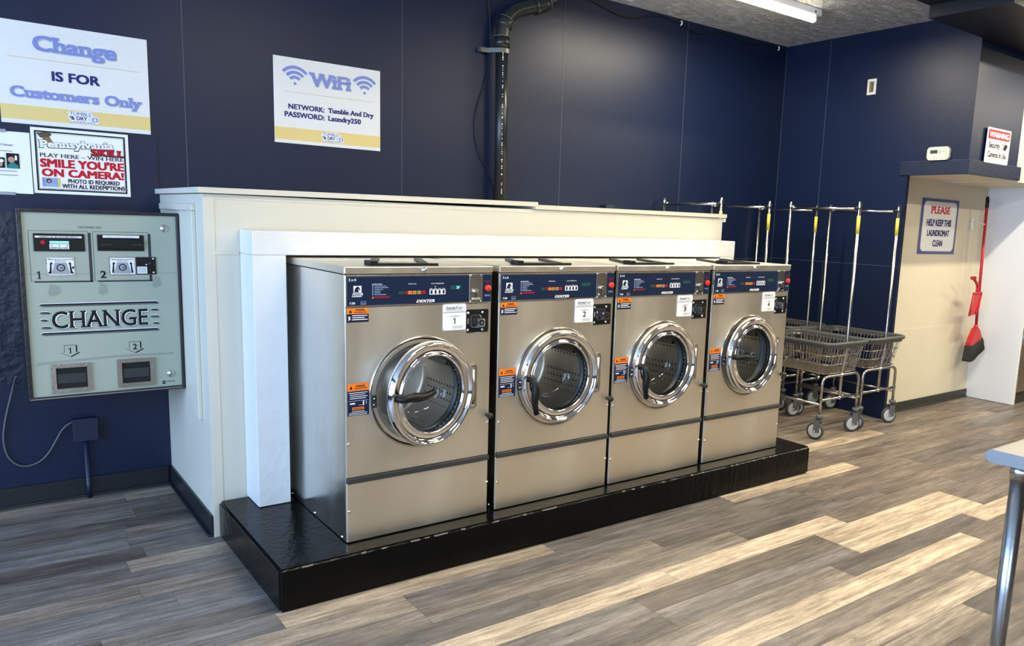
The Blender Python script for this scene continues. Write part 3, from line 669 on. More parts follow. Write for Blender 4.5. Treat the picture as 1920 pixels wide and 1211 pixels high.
def wallsign(name, label, x0, x1, z0, z1, y):
    t = thing(name, label, 'sign', ((x0+x1)/2, y, z0)); return t, Fr((x0, y, z0), (1, 0, 0), (0, 0, 1)), x1-x0, z1-z0
t, F, w, h = wallsign('change_sign', 'white and yellow sign saying change is for customers only, high on the blue wall', -.953, -.343, 1.8215, 2.277, BY-.0005)
board(t, F, w, h, .004, CORR)
bm = B(); e = .0048
rect(bm, F, 0, w, h*.045, h*.185, e, 2); logo(bm, F, w*.53, h*.115, w*.20, h*.125, e+.0004)
obj('yellow_band', bm, [WPRINT, PERI, SNAVY, PERI], t, True).data.materials[2] = YELLOW
bm = B()
dropshadow(bm, F, 'Change', w*.225, w*.78, h*.735, h*.885, e, 1, 0, .042, SLAB, .004)
rect(bm, F, w*.065, w*.935, h*.648, h*.654, e, 3); text(bm, F, 'IS FOR', w*.335, w*.655, h*.455, h*.550, e, 2, .045)
dropshadow(bm, F, 'Customers Only', w*.065, w*.945, h*.265, h*.37, e, 1, 0, .042, SLAB, .0035)
obj('lettering', bm, [PERI, PERIS, SNAVY, TAN], t, True)

t, F, w, h = wallsign('wifi_sign', 'white and yellow sign with the network name and password, left of the black pipe', .268, .884, 1.8425, 2.301, BY-.0005)
board(t, F, w, h, .004, CORR)
bm = B(); rect(bm, F, 0, w, h*.04, h*.185, e, 2); obj('yellow_band', bm, [WPRINT, PERI, YELLOW], t, True)
bm = B(); logo(bm, F, w*.53, h*.112, w*.205, h*.125, e+.0004); obj('logo', bm, [WPRINT, PERI, SNAVY, PERI], t, True)
for cu in (.187, .842):
    bm = B()
    for sh, du, mi, ee in ((1, .0025, 1, 0), (0, 0, 0, .0004)):
        U, V = w*cu+du, h*.705-du*1.2
        disc(bm, F, U, V, h*.017, e+ee, mi, 14)
        for rr in (.075, .13, .188): arcband(bm, F, U, V, h*(rr-.017), h*(rr+.017), 42, 138, e+ee, mi)
    obj('wifi_symbol', bm, [PERI, PERIS], t, True)
bm = B(); dropshadow(bm, F, 'WiFi', w*.315, w*.71, h*.70, h*.862, e, 1, 0, .042, SLAB, .004)
rect(bm, F, w*.085, w*.93, h*.600, h*.605, e, 3)
text(bm, F, 'NETWORK:', w*.125, w*.455, h*.405, h*.465, e, 2, .04); text(bm, F, 'PASSWORD:', w*.09, w*.455, h*.310, h*.372, e, 2, .04)
text(bm, F, 'Tumble And Dry', w*.485, w*.935, h*.408, h*.466, e, 2, .045, 0, FINE); text(bm, F, 'Laundry250', w*.485, w*.805, h*.312, h*.372, e, 2, .045, 0, FINE)
obj('lettering', bm, [PERI, PERIS, SNAVY, TAN], t, True)
# the change sign's band shares its mesh with the logo: give the logo its own
o = next(o for o in COL.objects if o.name == 'yellow_band'); o.data.materials[2] = YELLOW
bm = B(); F1 = Fr((-.953, BY-.0005, 1.8215), (1, 0, 0), (0, 0, 1)); logo(bm, F1, .61*.53, .4555*.115, .61*.20, .4555*.125, e+.0010)
obj('logo', bm, [WPRINT, PERI, SNAVY, PERI], o.parent, True)

t, F, w, h = wallsign('camera_notice_sign', 'white notice with black border and big red words smile on camera, above the change machine', -.847, -.447, 1.509, 1.811, BY-.0075)
board(t, F, w, h, .003, PAPER)
bm = B(); e = .0036
frame_line(bm, F, w*.035, w*.965, h*.045, h*.955, .0065, e, 0); frame_line(bm, F, w*.055, w*.945, h*.075, h*.925, .0012, e, 0); obj('border', bm, BLACK, t, True)
bm = B()
Q = F.sub(w*.08, h*.70, R(2.5)); text(bm, Q, 'Pennsylvania', -.003, w*.765-.0, -.003, h*.118, e, 1, .085, 0, SLAB); text(bm, Q, 'Pennsylvania', 0, w*.76, 0, h*.112, e+.0010, 0, .045, 0, SLAB)
Q = F.sub(w*.60, h*.635, R(0)); text(bm, Q, 'SKILL', -.003, w*.355, -.004, h*.098, e+.0011, 1, .085, 0, SLAB); text(bm, Q, 'SKILL', 0, w*.345, 0, h*.095, e+.0022, 2, .045, 0, SLAB)
text(bm, F, 'PLAY HERE – WIN HERE', w*.075, w*.935, h*.560, h*.618, e, 1, .015, 0, FINE)
text(bm, F, "SMILE YOU'RE", w*.075, w*.94, h*.405, h*.535, e, 2, .06); text(bm, F, 'ON CAMERA!', w*.085, w*.935, h*.265, h*.385, e, 2, .06)
text(bm, F, 'PHOTO ID REQUIRED', w*.345, w*.885, h*.175, h*.240, e, 1, .04); text(bm, F, 'WITH ALL REDEMPTIONS', w*.28, w*.94, h*.095, h*.160, e, 1, .04)
text(bm, F, 'ANY WINNINGS OVER $1,000 MAY REQUIRE A 24 HOUR WAITING PERIOD TO COLLECT.', w*.08, w*.935, h*.062, h*.082, e, 3, 0)
obj('lettering', bm, [WPRINT, BLACK, RED, GREY], t, True)
bm = B(); u, v = w*.135, h*.86
poly(bm, F, [(u-w*.08, v+.018), (u+w*.055, v+.026), (u+w*.07, v+.012), (u+w*.05, v+.004), (u-w*.04, v-.004), (u-w*.055, v+.004)], e+.001, 1)
poly(bm, F, [(u-w*.03, v), (u+w*.045, v+.006), (u+w*.075, v-.018), (u+w*.125, v-.034), (u+w*.04, v-.037), (u-w*.0, v-.022)], e+.0006, 0)
obj('bell_picture', bm, [BRONZE, BROWNP], t, True)
bm = B(); rect(bm, F, w*.085, w*.265, h*.105, h*.245, e, 0); rect(bm, F, w*.09, w*.112, h*.115, h*.24, e+.0004, 1); rect(bm, F, w*.242, w*.262, h*.11, h*.24, e+.0004, 2)
disc(bm, F, w*.152, h*.195, h*.036, e+.0006, 3, 12); disc(bm, F, w*.153, h*.19, h*.022, e+.0009, 4, 12)
for k in range(3): rect(bm, F, w*.19, w*.235, h*(.215-.03*k), h*(.222-.03*k), e+.0004, 1)
obj('card_picture', bm, [LBLUE, PERI, YSTICK, BLACK, SKIN], t, True)

t = thing('paper_flyer', 'white paper flyer with two small photos taped left of the camera notice', 'flyer', (-1.0, BY-.0075, 1.50))
F = Fr((-1.13, BY-.0075, 1.503), (1, 0, 0), (0, 0, 1)); w, h = .279, .279
bm = B(); nn = 8; G2 = [[bm.verts.new(F.p(w*i/nn, h*j/nn, .002+.0025*math.sin(i*1.3+j*.7)**2+(.004 if (i == nn and j < 2) else 0))) for j in range(nn+1)] for i in range(nn+1)]
for i in range(nn):
    for j in range(nn): bm.faces.new((G2[i][j], G2[i+1][j], G2[i+1][j+1], G2[i][j+1])).smooth = True
obj('sheet', bm, PAPER, t, True)
bm = B(); e = .0058
text(bm, F, 'ell Terrier', .156, .213, .214, .2215, e, 0, .01, 0, FINE); obj('heading', bm, [SNAVY, GREY], t, True)
for u0, u1, v in ((.150, .209, .190), (.150, .222, .1005), (.152, .225, .082)):
    bm = B(); rect(bm, F, u0, u1, v-.0015, v+.0022, e, 0); obj('caption', bm, GREY, t, True)
bm = B(); rect(bm, F, .185, .233, .113, .181, e, 0); poly(bm, F, [(.187, .113), (.231, .113), (.228, .128), (.213, .139), (.20, .139), (.19, .128)], e+.0005, 1); disc(bm, F, .2035, .152, .0135, e+.0008, 2, 14); rect(bm, F, .217, .225, .150, .172, e+.0005, 3, 0, .003)
rect(bm, F, .130, .178, .113, .160, e, 0); disc(bm, F, .158, .130, .012, e+.0005, 2, 12); disc(bm, F, .166, .145, .008, e+.0006, 3, 10); obj('photos', bm, [BLACK, GREENS, SKIN, WPRINT], t, True)
bm = B(); rect(bm, F, .150, .19, h-.006, h+.008, .0085, 0); rect(bm, F, .15, .21, -.008, .006, .0085, 0); obj('tape', bm, GREY, t, True)

# ================================================================== CHANGE MACHINE
MY = 1.24
t = thing('change_machine', 'sage green change machine in a black frame, left of the half wall', 'change machine', (-.63, MY, .60))
bm = B(); box(bm, -.938, -.337, MY+.02, BY-.012, .602, 1.432, .004); obj('cabinet', bm, MBLK, t, True)
bm = B()
for a in ((-.946, -.319, 1.424, 1.4385), (-.946, -.319, .600, .6165)): box(bm, a[0], a[1], MY-.012, MY+.03, a[2], a[3], .003)
for a in ((-.946, -.9285), (-.3305, -.319)): box(bm, a[0], a[1], MY-.0115, MY+.03, .612, 1.428, .003)
box(bm, -.94, -.33, MY-.0135, MY-.011, .6065, .611, 0, 1)
obj('frame', bm, [MBLK, GREYW], t, True)
F = Fr((0, MY, 0), (1, 0, 0), (0, 0, 1))
bm = B(); box(bm, -.93, -.328, MY, MY+.022, .614, 1.427); fpl = obj('faceplate', bm, SAGE, t, True)
bm = B(); e = .0006
text(bm, F, 'USE EITHER SIDE', -.725, -.633, 1.3605, 1.368, e, 0, 0, 0, FINE)
for u0, u1 in ((-.907, -.6865), (-.670, -.4485)):
    frame_line(bm, F, u0, u1, 1.127, 1.3465, .0014, e, 0); rect(bm, F, u1, u1+.010, 1.123, 1.340, e, 1); rect(bm, F, u0+.012, u1+.010, 1.1215, 1.127, e, 1)
one(bm, F, -.886, -.870, 1.138, 1.171, e, 0); text(bm, F, '2', -.648, -.624, 1.139, 1.171, e, 0, .03)
def bar(u0, u1, v, hh):
    def lz(du, dv, g, w, mi): poly(bm, F, [(u0-g+du, v+dv), (u0+.012+du, v+hh+g+dv), (u1-.012+du, v+hh+g+dv), (u1+g+du, v+dv), (u1-.012+du, v-hh-g+dv), (u0+.012+du, v-hh-g+dv)], w, mi)
    lz(.006, -.0055, 0, e, 1); lz(.001, .0002, .0016, e+.0003, 2); lz(.0014, -.0008, 0, e+.0006, 0)
bar(-.889, -.419, 1.0245, .0042); bar(-.889, -.421, .8975, .0042)
for u0, u1, v in ((-.891, -.846, .991), (-.889, -.857, .9585), (-.888, -.845, .9255), (-.458, -.419, .991), (-.461, -.416, .9585), (-.451, -.418, .927)): bar(u0, u1, v, .003)
text(bm, F, 'CHANGE', -.838, -.458, .9135, .9885, e, 1, .03, 0, FINE); text(bm, F, 'CHANGE', -.840, -.460, .9165, .9915, e+.0008, 2, .035, 0, FINE); text(bm, F, 'CHANGE', -.842, -.464, .9185, .9935, e+.0017, 0, .015, 0, FINE)
for cu in (-.781, -.525):
    o_ = [(-.023, .842), (.023, .842), (.023, .808), (.036, .808), (.0, .789), (-.036, .808), (-.023, .808)]
    poly(bm, F, [(cu+a+.004, b-.002) for a, b in o_], e, 0)
    poly(bm, F, [(cu+a*1.0, b) for a, b in o_], e+.0003, 0)
    poly(bm, F, [(cu+a*.93, .8155+(b-.8155)*.93) for a, b in o_], e+.0006, 3)
one(bm, F, -.788, -.775, .804, .830, e+.001, 0); text(bm, F, '2', -.533, -.516, .804, .831, e+.001, 0, .03)
arcband(bm, F, -.408, .636, .003, .0085, 20, 340, e, 0); 
for v in (.640, .6355): rect(bm, F, -.397, -.360, v, v+.0018, e, 1)
for u0, u1, v0, v1 in ((-.85, -.80, 1.06, 1.115), (-.66, -.62, 1.06, 1.12), (-.44, -.40, 1.09, 1.15)): poly(bm, F, [(u0, v0+.01), (u0+.015, v0), (u1, v0+.012), (u1-.005, v1-.01), (u0+.01, v1)], e*.5, 4)
rect(bm, F, -.925, -.335, 1.1575, 1.1610, e*.5, 4); poly(bm, F, [(-.915, .758), (-.6, .772), (-.36, .770), (-.36, .780), (-.6, .783), (-.9, .770)], e*.5, 4)
obj('lettering', bm, [BLACK, mat('machine_shade_print', (.025, .026, .04), .5), WPRINT, SAGE, SAGED], fpl, True)
bm = B(); rect(bm, F, -.890, -.7015, 1.258, 1.3345, .006, 0, .005, .002); rect(bm, F, -.884, -.712, 1.3165, 1.3245, .0066, 1); text(bm, F, 'INSERT $1 $5 $10 $20 BILLS', -.868, -.728, 1.3182, 1.3226, .007, 0, .03)
rect(bm, F, -.833, -.761, 1.268, 1.290, .0066, 1); text(bm, F, 'INSERT BILLS HERE', -.829, -.765, 1.2705, 1.2755, .007, 0, .03)
for u in (-.825, -.797, -.768): poly(bm, F, [(u-.003, 1.281), (u+.003, 1.281), (u, 1.287)], .007, 0)
rect(bm, F, -.832, -.761, 1.292, 1.3025, .0066, 2); obj('bill_acceptor', bm, [BPLAST, TAGW, GREENL], t, True)
bm = B(); lathe(bm, [(.009, .006), (.009, .010), (.006, .0125), (0, .013)], F.p(-.856, 1.296), (0, -1, 0), 16); obj('indicator_lamp', bm, RED, t, True)
bm = B(); rect(bm, F, -.653, -.467, 1.261, 1.3335, .004, 0, .003); rect(bm, F, -.650, -.470, 1.274, 1.312, .014, 0, .010, .003); rect(bm, F, -.593, -.523, 1.297, 1.3105, .0145, 1); rect(bm, F, -.631, -.487, 1.3205, 1.331, .0146, 2, .010)
text(bm, F, 'INSERT $1 $5 $10 $20 BILLS', -.622, -.50, 1.3235, 1.3275, .0152, 3, .0); rect(bm, F, -.64, -.60, 1.290, 1.2905, .0145, 3); rect(bm, F, -.516, -.475, 1.290, 1.2905, .0145, 3); obj('bill_acceptor', bm, [BPLAST, HOLE, TAGW, GREY], t, True)
def billplate(u0, u1, v0, v1, worn):
    bm = B(); rect(bm, F, u0, u1, v0, v1, .0025, 0, .002, .004); rect(bm, F, u0+.004, u1-.004, v0+.004, v1-.004, .003, 1)
    m = (u0+u1)/2; w_ = u1-u0
    poly(bm, F, [(m-w_*.33, v0+.007), (m+w_*.33, v0+.007), (m+w_*.20, v1-.024), (m-w_*.20, v1-.024)], .0034, 2)
    arcband(bm, F, m, (v0+v1)/2-.006, w_*.11, w_*.15, 0, 360, .0038, 3, 18); arcband(bm, F, m+.002, (v0+v1)/2-.004, w_*.02, w_*.05, 200, 380, .0038, 3, 8)
    for s in (-1, 1):
        p = m+s*w_*.33; poly(bm, F, [(p-.004+s*.004, v0+.01), (p+.004+s*.004, v0+.01), (p+.002, v1-.032), (p+.007, v1-.032), (p-s*.002, v1-.022), (p-.007, v1-.032), (p-.003, v1-.032)], .0038, 3)
    text(bm, F, 'INSERT BILL FACE UP AS SHOWN', u0+.010, u1-.010, v1-.013, v1-.0095, .0036, 3, .03); text(bm, F, 'ON BILL PLATE', m-w_*.2, m+w_*.2, v1-.0195, v1-.016, .0036, 3, .03)
    if worn:
        for a in ((u0+.005, v0+.006), (u1-.014, v0+.006), (u1-.012, v0+.03)): poly(bm, F, [(a[0], a[1]), (a[0]+.008, a[1]+.002), (a[0]+.006, a[1]+.013), (a[0]+.001, a[1]+.009)], .004, 3)
        for a in ((u0+.009, v1-.010), (u1-.009, v1-.010), (u0+.009, v0+.009), (u1-.009, v0+.009)): lathe(bm, [(.0042, .003), (.003, .005), (0, .0055)], F.p(*a), (0, -1, 0), 8, 0)
    obj('bill_guide_plate', bm, [CHROMED, TAGW, GREY, BLACK], t, True)
billplate(-.850, -.743, 1.151, 1.2335, True); billplate(-.6115, -.5055, 1.152, 1.234, False)
bm = B(); rect(bm, F, -.5055, -.420, 1.153, 1.2345, .004, 1, .0035, .003); rect(bm, F, -.503, -.4225, 1.1555, 1.232, .0046, 0)
rect(bm, F, -.5, -.459, 1.158, 1.190, .005, 2); rect(bm, F, -.452, -.444, 1.168, 1.202, .012, 0, .008, .002); rect(bm, F, -.453, -.443, 1.200, 1.207, .0055, 1)
for v in (1.163, 1.226): lathe(bm, [(.005, .0046), (.004, .007), (0, .008)], F.p(-.432, v), (0, -1, 0), 8, 1)
lathe(bm, [(.0035, .005), (0, .007)], F.p(-.461, 1.199), (0, -1, 0), 8, 1)
for i, s in enumerate(('WHEN LAMP', 'IS OUT', 'DO NOT', 'USE')): text(bm, F, s, -.496, -.464, 1.1815-i*.006, 1.1855-i*.006, .0054, 3, 0)
obj('switch_plate', bm, [BPLAST, CHROME, TAGW, BLACK], t, True)
for u, v in ((-.380, 1.3665), (-.377, .677)):
    bm = B(); lathe(bm, [(.017, 0), (.017, .003), (.0145, .0045), (.0125, .004), (.0095, .009), (.004, .0095), (0, .009)], F.p(u, v), (0, -1, 0), 20); rect(bm, F, u-.0012, u+.0012, v-.004, v+.004, .0098, 1); obj('lock', bm, [CHROMED, HOLE], t, True)
for u0, u1, v0, v1, a0, a1, b0, b1 in ((-.8595, -.7055, .6295, .759, -.840, -.722, .647, .741), (-.6025, -.4485, .631, .763, -.583, -.467, .649, .745)):
    bm = B()
    for q in ((u0, u1, b1, v1), (u0, u1, v0, b0), (u0, a0, b0, b1), (a1, u1, b0, b1)): rect(bm, F, *q, .010, 0, .0095)
    for (ua, va), (ub, vb) in (((a0, b0), (a0, b1)), ((a1, b0), (a1, b1))): pass
    rect(bm, F, a0, a1, b0, b1, .0012, 1)
    m = (b0+b1)/2
    vs = [bm.verts.new(F.p(*q)) for q in ((a0+.004, m-.024, .004), (a1-.004, m-.024, .004), (a1-.004, m+.020, .0075), (a0+.004, m+.020, .0075))]; f = bm.faces.new(vs); f.material_index = 2
    obj('coin_cup', bm, [CHROMED, HOLE, GREYSTRIP], t, True)

# ---- electrical box, conduit, cord
t = thing('junction_box', 'navy painted electrical box with a conduit to the floor below the change machine', 'electrical box', (-.705, BY-.007, 0))
bm = B(); box(bm, -.757, -.654, BY-.055, BY-.0075, .299, .408, .003); obj('box', bm, ROUGHNAVY, t, True)
bm = B(); box(bm, -.760, -.651, BY-.058, BY-.055, .296, .411, .002); obj('cover', bm, NAVYT, t, True)
bm = B(); sweep(bm, [(-.705, BY-.033, .300), (-.705, BY-.033, .10), (-.706, BY-.052, .085), (-.706, BY-.052, .0)], .0115, 10); obj('conduit', bm, NAVYT, t, True)
bm = B(); P = [(-.975, 1.55, .66), (-.985, 1.63, .60), (-1.010, 1.645, .50), (-1.028, 1.648, .42), (-1.038, 1.648, .34), (-1.028, 1.648, .262), (-.995, 1.648, .212), (-.95, 1.648, .196), (-.90, 1.648, .212), (-.862, 1.648, .25), (-.83, 1.648, .305), (-.805, 1.645, .352), (-.78, 1.635, .382), (-.757, 1.635, .394)]
def smooth(P, k=5):
    P = [Vector(p) for p in P]; out = []
    for i in range(len(P)-1):
        p0, p1, p2, p3 = P[max(0, i-1)], P[i], P[i+1], P[min(len(P)-1, i+2)]
        for j in range(k):
            t_ = j/k; out.append(.5*((2*p1)+(p2-p0)*t_+(2*p0-5*p1+4*p2-p3)*t_*t_+(3*p1-p0-3*p2+p3)*t_**3))
    return out+[P[-1]]
sweep(bm, smooth(P), .0045, 8); o = obj('power_cord', bm, CORDG); tag(o, 'grey cord looping from the change machine to the electrical box', 'cord')

# ================================================================== PIPE AND CABLES
t = thing('drain_pipe', 'black plastic drain pipe rising from the half wall with an elbow at the ceiling', 'pipe', (1.69, 1.59, 1.56))
PY = 1.59
bm = B(); sweep(bm, [(1.690, PY, 1.558), (1.684, PY, 2.10), (1.677, PY, 2.56)], .0405, 24); obj('pipe', bm, ABS, t, True)
bm = B()
for k in range(70):
    z = 1.62+k*.0132
    if rng.random() < .72: 
        x = 1.690-(z-1.558)*.013; a = R(-12); wd = rng.choice((.0035, .006, .008)); hh = rng.choice((.004, .007, .009))
        Q = Fr((x-.0408*math.sin(R(22)), PY-.0408*math.cos(R(22)), z), (math.cos(R(22)), -math.sin(R(22)), 0), (0, 0, 1)); rect(bm, Q, -wd/2, wd/2, 0, hh, .0006, 0)
obj('pipe_marking', bm, WPRINT, t, True)
bm = B(); path = smooth([(1.6765, PY, 2.575), (1.676, PY, 2.62), (1.690, PY-.005, 2.69), (1.725, PY-.012, 2.745), (1.775, PY-.02, 2.785), (1.85, PY-.03, 2.815), (1.94, PY-.04, 2.845), (2.03, PY-.05, 2.90), (2.07, PY-.05, 2.97), (2.075, PY-.05, 3.03)], 4); sweep(bm, path, .044, 24); obj('elbow', bm, ABS, t, True)
def collar(i0, i1, r): 
    bm = B(); sweep(bm, path[i0:i1+1], r, 24); sweep(bm, [path[i1], path[i1]+(path[i1]-path[i1-1]).normalized()*.003], r+.0008, 24, 1); obj('coupling', bm, [ABS, GREYW], t, True)
bm = B(); sweep(bm, [(1.6775, PY, 2.545), (1.676, PY, 2.612)], .0505, 28); sweep(bm, [(1.676, PY, 2.612), (1.676, PY, 2.615)], .0512, 28, 1); obj('coupling', bm, [ABS, GREYW], t, True)
collar(7, 10, .0505); collar(22, 26, .0515)
bm = B(); A = [(1.545, BY-.02, 2.535), (1.60, BY-.035, 2.535)]
pts = [(1.546, 1.645), (1.60, 1.628), (1.632, 1.580), (1.648, 1.556), (1.680, 1.545), (1.705, 1.552), (1.722, 1.575), (1.726, 1.60)]
lo = [bm.verts.new((x, y, 2.512)) for x, y in pts]; hi = [bm.verts.new((x, y, 2.540)) for x, y in pts]
lo2 = [bm.verts.new((x+.002, y+.004, 2.512)) for x, y in pts]; hi2 = [bm.verts.new((x+.002, y+.004, 2.540)) for x, y in pts]
for k in range(len(pts)-1): bm.faces.new((lo[k], lo[k+1], hi[k+1], hi[k])); bm.faces.new((lo2[k], hi2[k], hi2[k+1], lo2[k+1])); bm.faces.new((hi[k], hi[k+1], hi2[k+1], hi2[k])); bm.faces.new((lo[k], lo2[k], lo2[k+1], lo[k+1]))
box(bm, 1.545, 1.553, 1.628, BY, 2.512, 2.540, .001); lathe(bm, [(.007, 0), (.006, .004), (0, .005)], (1.712, 1.557, 2.526), (.6, -.8, 0), 8)
obj('strap', bm, STRAP, t, True)
bm = B(); sweep(bm, smooth([(1.60, 1.655, 2.90), (1.615, 1.655, 2.80), (1.63, 1.655, 2.62), (1.64, 1.655, 2.50), (1.59, 1.655, 2.31), (1.545, 1.655, 2.17), (1.532, 1.655, 2.08), (1.545, 1.655, 1.95), (1.59, 1.655, 1.84), (1.68, 1.655, 1.73), (1.70, 1.66, 1.60)]), .0035, 6)
tag(obj('thin_cable', bm, CABLE), 'thin black cable bowing out behind the left of the drain pipe', 'cable')
bm = B(); sweep(bm, smooth([(2.05, 1.655, 3.02), (2.40, 1.655, 2.995), (2.55, 1.655, 2.972), (2.68, 1.655, 2.945), (2.80, 1.655, 2.940), (2.93, 1.655, 2.968), (3.06, 1.655, 3.004), (3.15, 1.655, 3.012), (3.31, 1.655, 2.990), (3.46, 1.655, 2.958), (3.60, 1.655, 2.966), (3.76, 1.655, 3.005), (3.92, 1.655, 2.992), (4.08, 1.655, 2.972), (4.25, 1.655, 2.988), (4.42, 1.655, 3.0), (4.61, 1.655, 3.0)]), .005, 6)
tag(obj('ceiling_cable', bm, CABLE), 'black cable sagging along the top of the blue wall under the ceiling', 'cable')
for x, z, lb in ((3.311, 2.993, 'white cable clip on the ceiling cable near the lamp'), (4.480, 2.992, 'white cable clip on the ceiling cable at the room corner')):
    bm = B(); sweep(bm, [(x, 1.648, z+.015), (x+.006, 1.645, z+.008), (x+.006, 1.645, z-.010), (x-.004, 1.648, z-.018)], .0055, 6); tag(obj('cable_clip', bm, WPRINT), lb, 'clip', 'white clips on the ceiling cable')
bm = B(); box(bm, 2.610, 2.690, 1.60, BY-.002, 1.557, 1.600, .004); lathe(bm, [(.006, 0), (.006, .004), (0, .005)], (2.635, 1.60, 1.58), (0, -1, 0), 8); tag(obj('outlet_box', bm, NAVYT), 'small dark outlet box on the blue wall behind the half wall', 'outlet')

# ================================================================== CEILING LAMP
t = thing('ceiling_light', 'fluorescent strip light with one bare tube on the ceiling at the top edge', 'ceiling light', (3.2, .80, CEIL))
bm = B(); box(bm, 2.58, 3.825, .757, .852, 2.978, CEIL-.001, .004); lathe(bm, [(.008, 0), (.008, .001), (0, .001)], (3.75, .7565, 3.0), (0, -1, 0), 12, 1); obj('channel', bm, [PAPER, HOLE], t, True)
bm = B(); sweep(bm, [(2.62, .768, 2.943), (3.745, .768, 2.943)], .0195, 16); obj('tube', bm, LAMPB, t, True)
for x in (2.595, 3.762):
    bm = B(); sweep(bm, [(x-.018, .768, 2.943), (x+.014, .768, 2.943)], .0165, 12); box(bm, x-.006, x+.016, .758, .80, 2.935, 2.979, .003); obj('socket', bm, PAPER, t, True)
area('ceiling_light_lamp', (3.18, .768, 2.915), (0, 0, 0), 1.1, .04, 34, TUBE)

# ================================================================== RIGHT WALL: outlet plate, thermostat, signs
F = Fr((RX, 1.668, 0), (0, -1, 0), (0, 0, 1))           # u = 1.668 - y
t = thing('outlet_plate', 'ivory outlet plate high on the blue right wall', 'outlet', (RX, .817, 2.545))
bm = B(); rect(bm, F, .813, .890, 2.545, 2.665, .006, 0, .0055, .004); obj('plate', bm, BEIGEP, t, True)
bm = B(); rect(bm, F, .832, .870, 2.565, 2.645, .0075, 0, .001, .003); rect(bm, F, .834, .850, 2.57, 2.64, .0085, 1)
for v in (2.59, 2.62): disc(bm, F, .86, v, .0035, .0085, 2, 8)
obj('receptacle', bm, [CHROMED, BRONZE, HOLE], t, True)
t = thing('thermostat', 'white thermostat with a small dark display above the alcove', 'thermostat', (RX, .21, 2.02))
bm = B(); rect(bm, F, 1.375, 1.543, 2.0185, 2.114, .026, 0, .0255, .026, 7); obj('case', bm, BEIGEP, t, True)
bm = B(); rect(bm, F, 1.400, 1.455, 2.066, 2.091, .0268, 0); obj('display', bm, LCD, t, True)
for v in (2.084, 2.072):
    bm = B(); rect(bm, F, 1.465, 1.477, v-.003, v+.003, .028, 0, .001); obj('button', bm, GREY, t, True)
bm = B(); rect(bm, F, 1.402, 1.455, 2.0275, 2.030, .0268, 0); rect(bm, F, 1.487, 1.515, 2.078, 2.081, .0268, 0); rect(bm, F, 1.519, 1.521, 2.026, 2.106, .0268, 0); obj('case_marking', bm, GREY, t, True)

t = thing('security_sign', 'small white sign with red warning header about security cameras on the bulkhead', 'sign', (5.0, -.0116, 2.01))
F = Fr((4.815, -.0130, 2.013), (math.cos(R(0)), 0, 0), (.03, 0, 1)); w, h = .370, .251
bm = B(); rect(bm, F, 0, w, 0, h, .0165, 0, .003, .012); obj('board', bm, TAGW, t, True)
bm = B(); e = .0169; frame_line(bm, F, w*.045, w*.955, h*.055, h*.945, .0016, e, 1); rect(bm, F, w*.045, w*.955, h*.685, h*.945, e+.0003, 0)
text(bm, F, 'WARNING', w*.09, w*.91, h*.735, h*.89, e+.0006, 2, .045); text(bm, F, 'Security', w*.11, w*.58, h*.43, h*.60, e, 1, .036); text(bm, F, 'Cameras In Use', w*.10, w*.89, h*.165, h*.33, e, 1, .036)
disc(bm, F, w*.69, h*.50, h*.085, e, 1, 16); disc(bm, F, w*.685, h*.50, h*.06, e+.0003, 2, 16); poly(bm, F, [(w*.74, h*.44), (w*.80, h*.40), (w*.80, h*.38), (w*.86, h*.44), (w*.92, h*.56), (w*.78, h*.60)], e, 1)
obj('lettering', bm, [RED, BLACK, TAGW], t, True)
t = thing('keep_clean_sign', 'blue bordered sign asking to keep the laundromat clean on the cream wall', 'sign', (5.37, .5515, 1.316))
F = Fr((5.073, .5518, 1.3165), (1, 0, 0), (.0, 0, 1)); w, h = .602, .454
bm = B(); rect(bm, F, 0, w, 0, h, .003, 0, .0025); obj('border_board', bm, SIGNBLUE, t, True)
bm = B(); rect(bm, F, w*.055, w*.95, h*.05, h*.95, .0036, 0, 0, .045, 7); obj('white_field', bm, TAGW, t, True)
e = .0042
bm = B(); text(bm, F, 'PLEASE', w*.245, w*.765, h*.735, h*.865, e, 0, .035, 0, SLAB); obj('heading', bm, RED, t, True)
for tx, u0, u1, v0, v1 in (('HELP KEEP THIS', .16, .83, .51, .63), ('LAUNDROMAT', .20, .80, .325, .44), ('CLEAN', .37, .64, .14, .255)):
    bm = B(); text(bm, F, tx, w*u0, w*u1, h*v0, h*v1, e, 0, .05); obj('text_line', bm, SNAVY, t, True)

# ================================================================== BROOM, DUSTPAN, HOLDER
t = thing('broom', 'red broom with charcoal bristles hanging in the alcove corner', 'broom', (6.0, .43, .38))
bm = B(); sweep(bm, [(5.925, .43, 1.735), (5.985, .43, .66)], .0125, 12); obj('handle', bm, BREDM, t, True)
bm = B(); sweep(bm, [(5.921, .43, 1.82), (5.9215, .43, 1.81), (5.9245, .43, 1.74), (5.925, .43, 1.725)], [.008, .015, .0155, .0145], 12); sweep(bm, [(5.9215, .412, 1.806), (5.9215, .448, 1.806)], .006, 8, 1); obj('grip', bm, [BPLAST, TAGW], t, True)
F = Fr((5.98, .43, 0), (1, 0, 0), (0, 0, 1))
bm = B(); sweep(bm, [(5.983, .43, .70), (5.985, .43, .655)], [.016, .022], 12); poly(bm, F, [(-.022, .668), (.022, .668), (.060, .625), (.098, .575), (.085, .560), (-.02, .520), (-.098, .505), (-.103, .54), (-.07, .60)], .024, 0, .048); obj('head', bm, BREDM, t, True)
bm = B()
poly(bm, F, [(-.103, .515), (-.09, .516), (-.02, .530), (.085, .570), (.098, .578), (.155, .480), (.12, .455), (.05, .425), (-.02, .385), (-.075, .372), (-.110, .375), (-.122, .39)], .030, 0, .060)
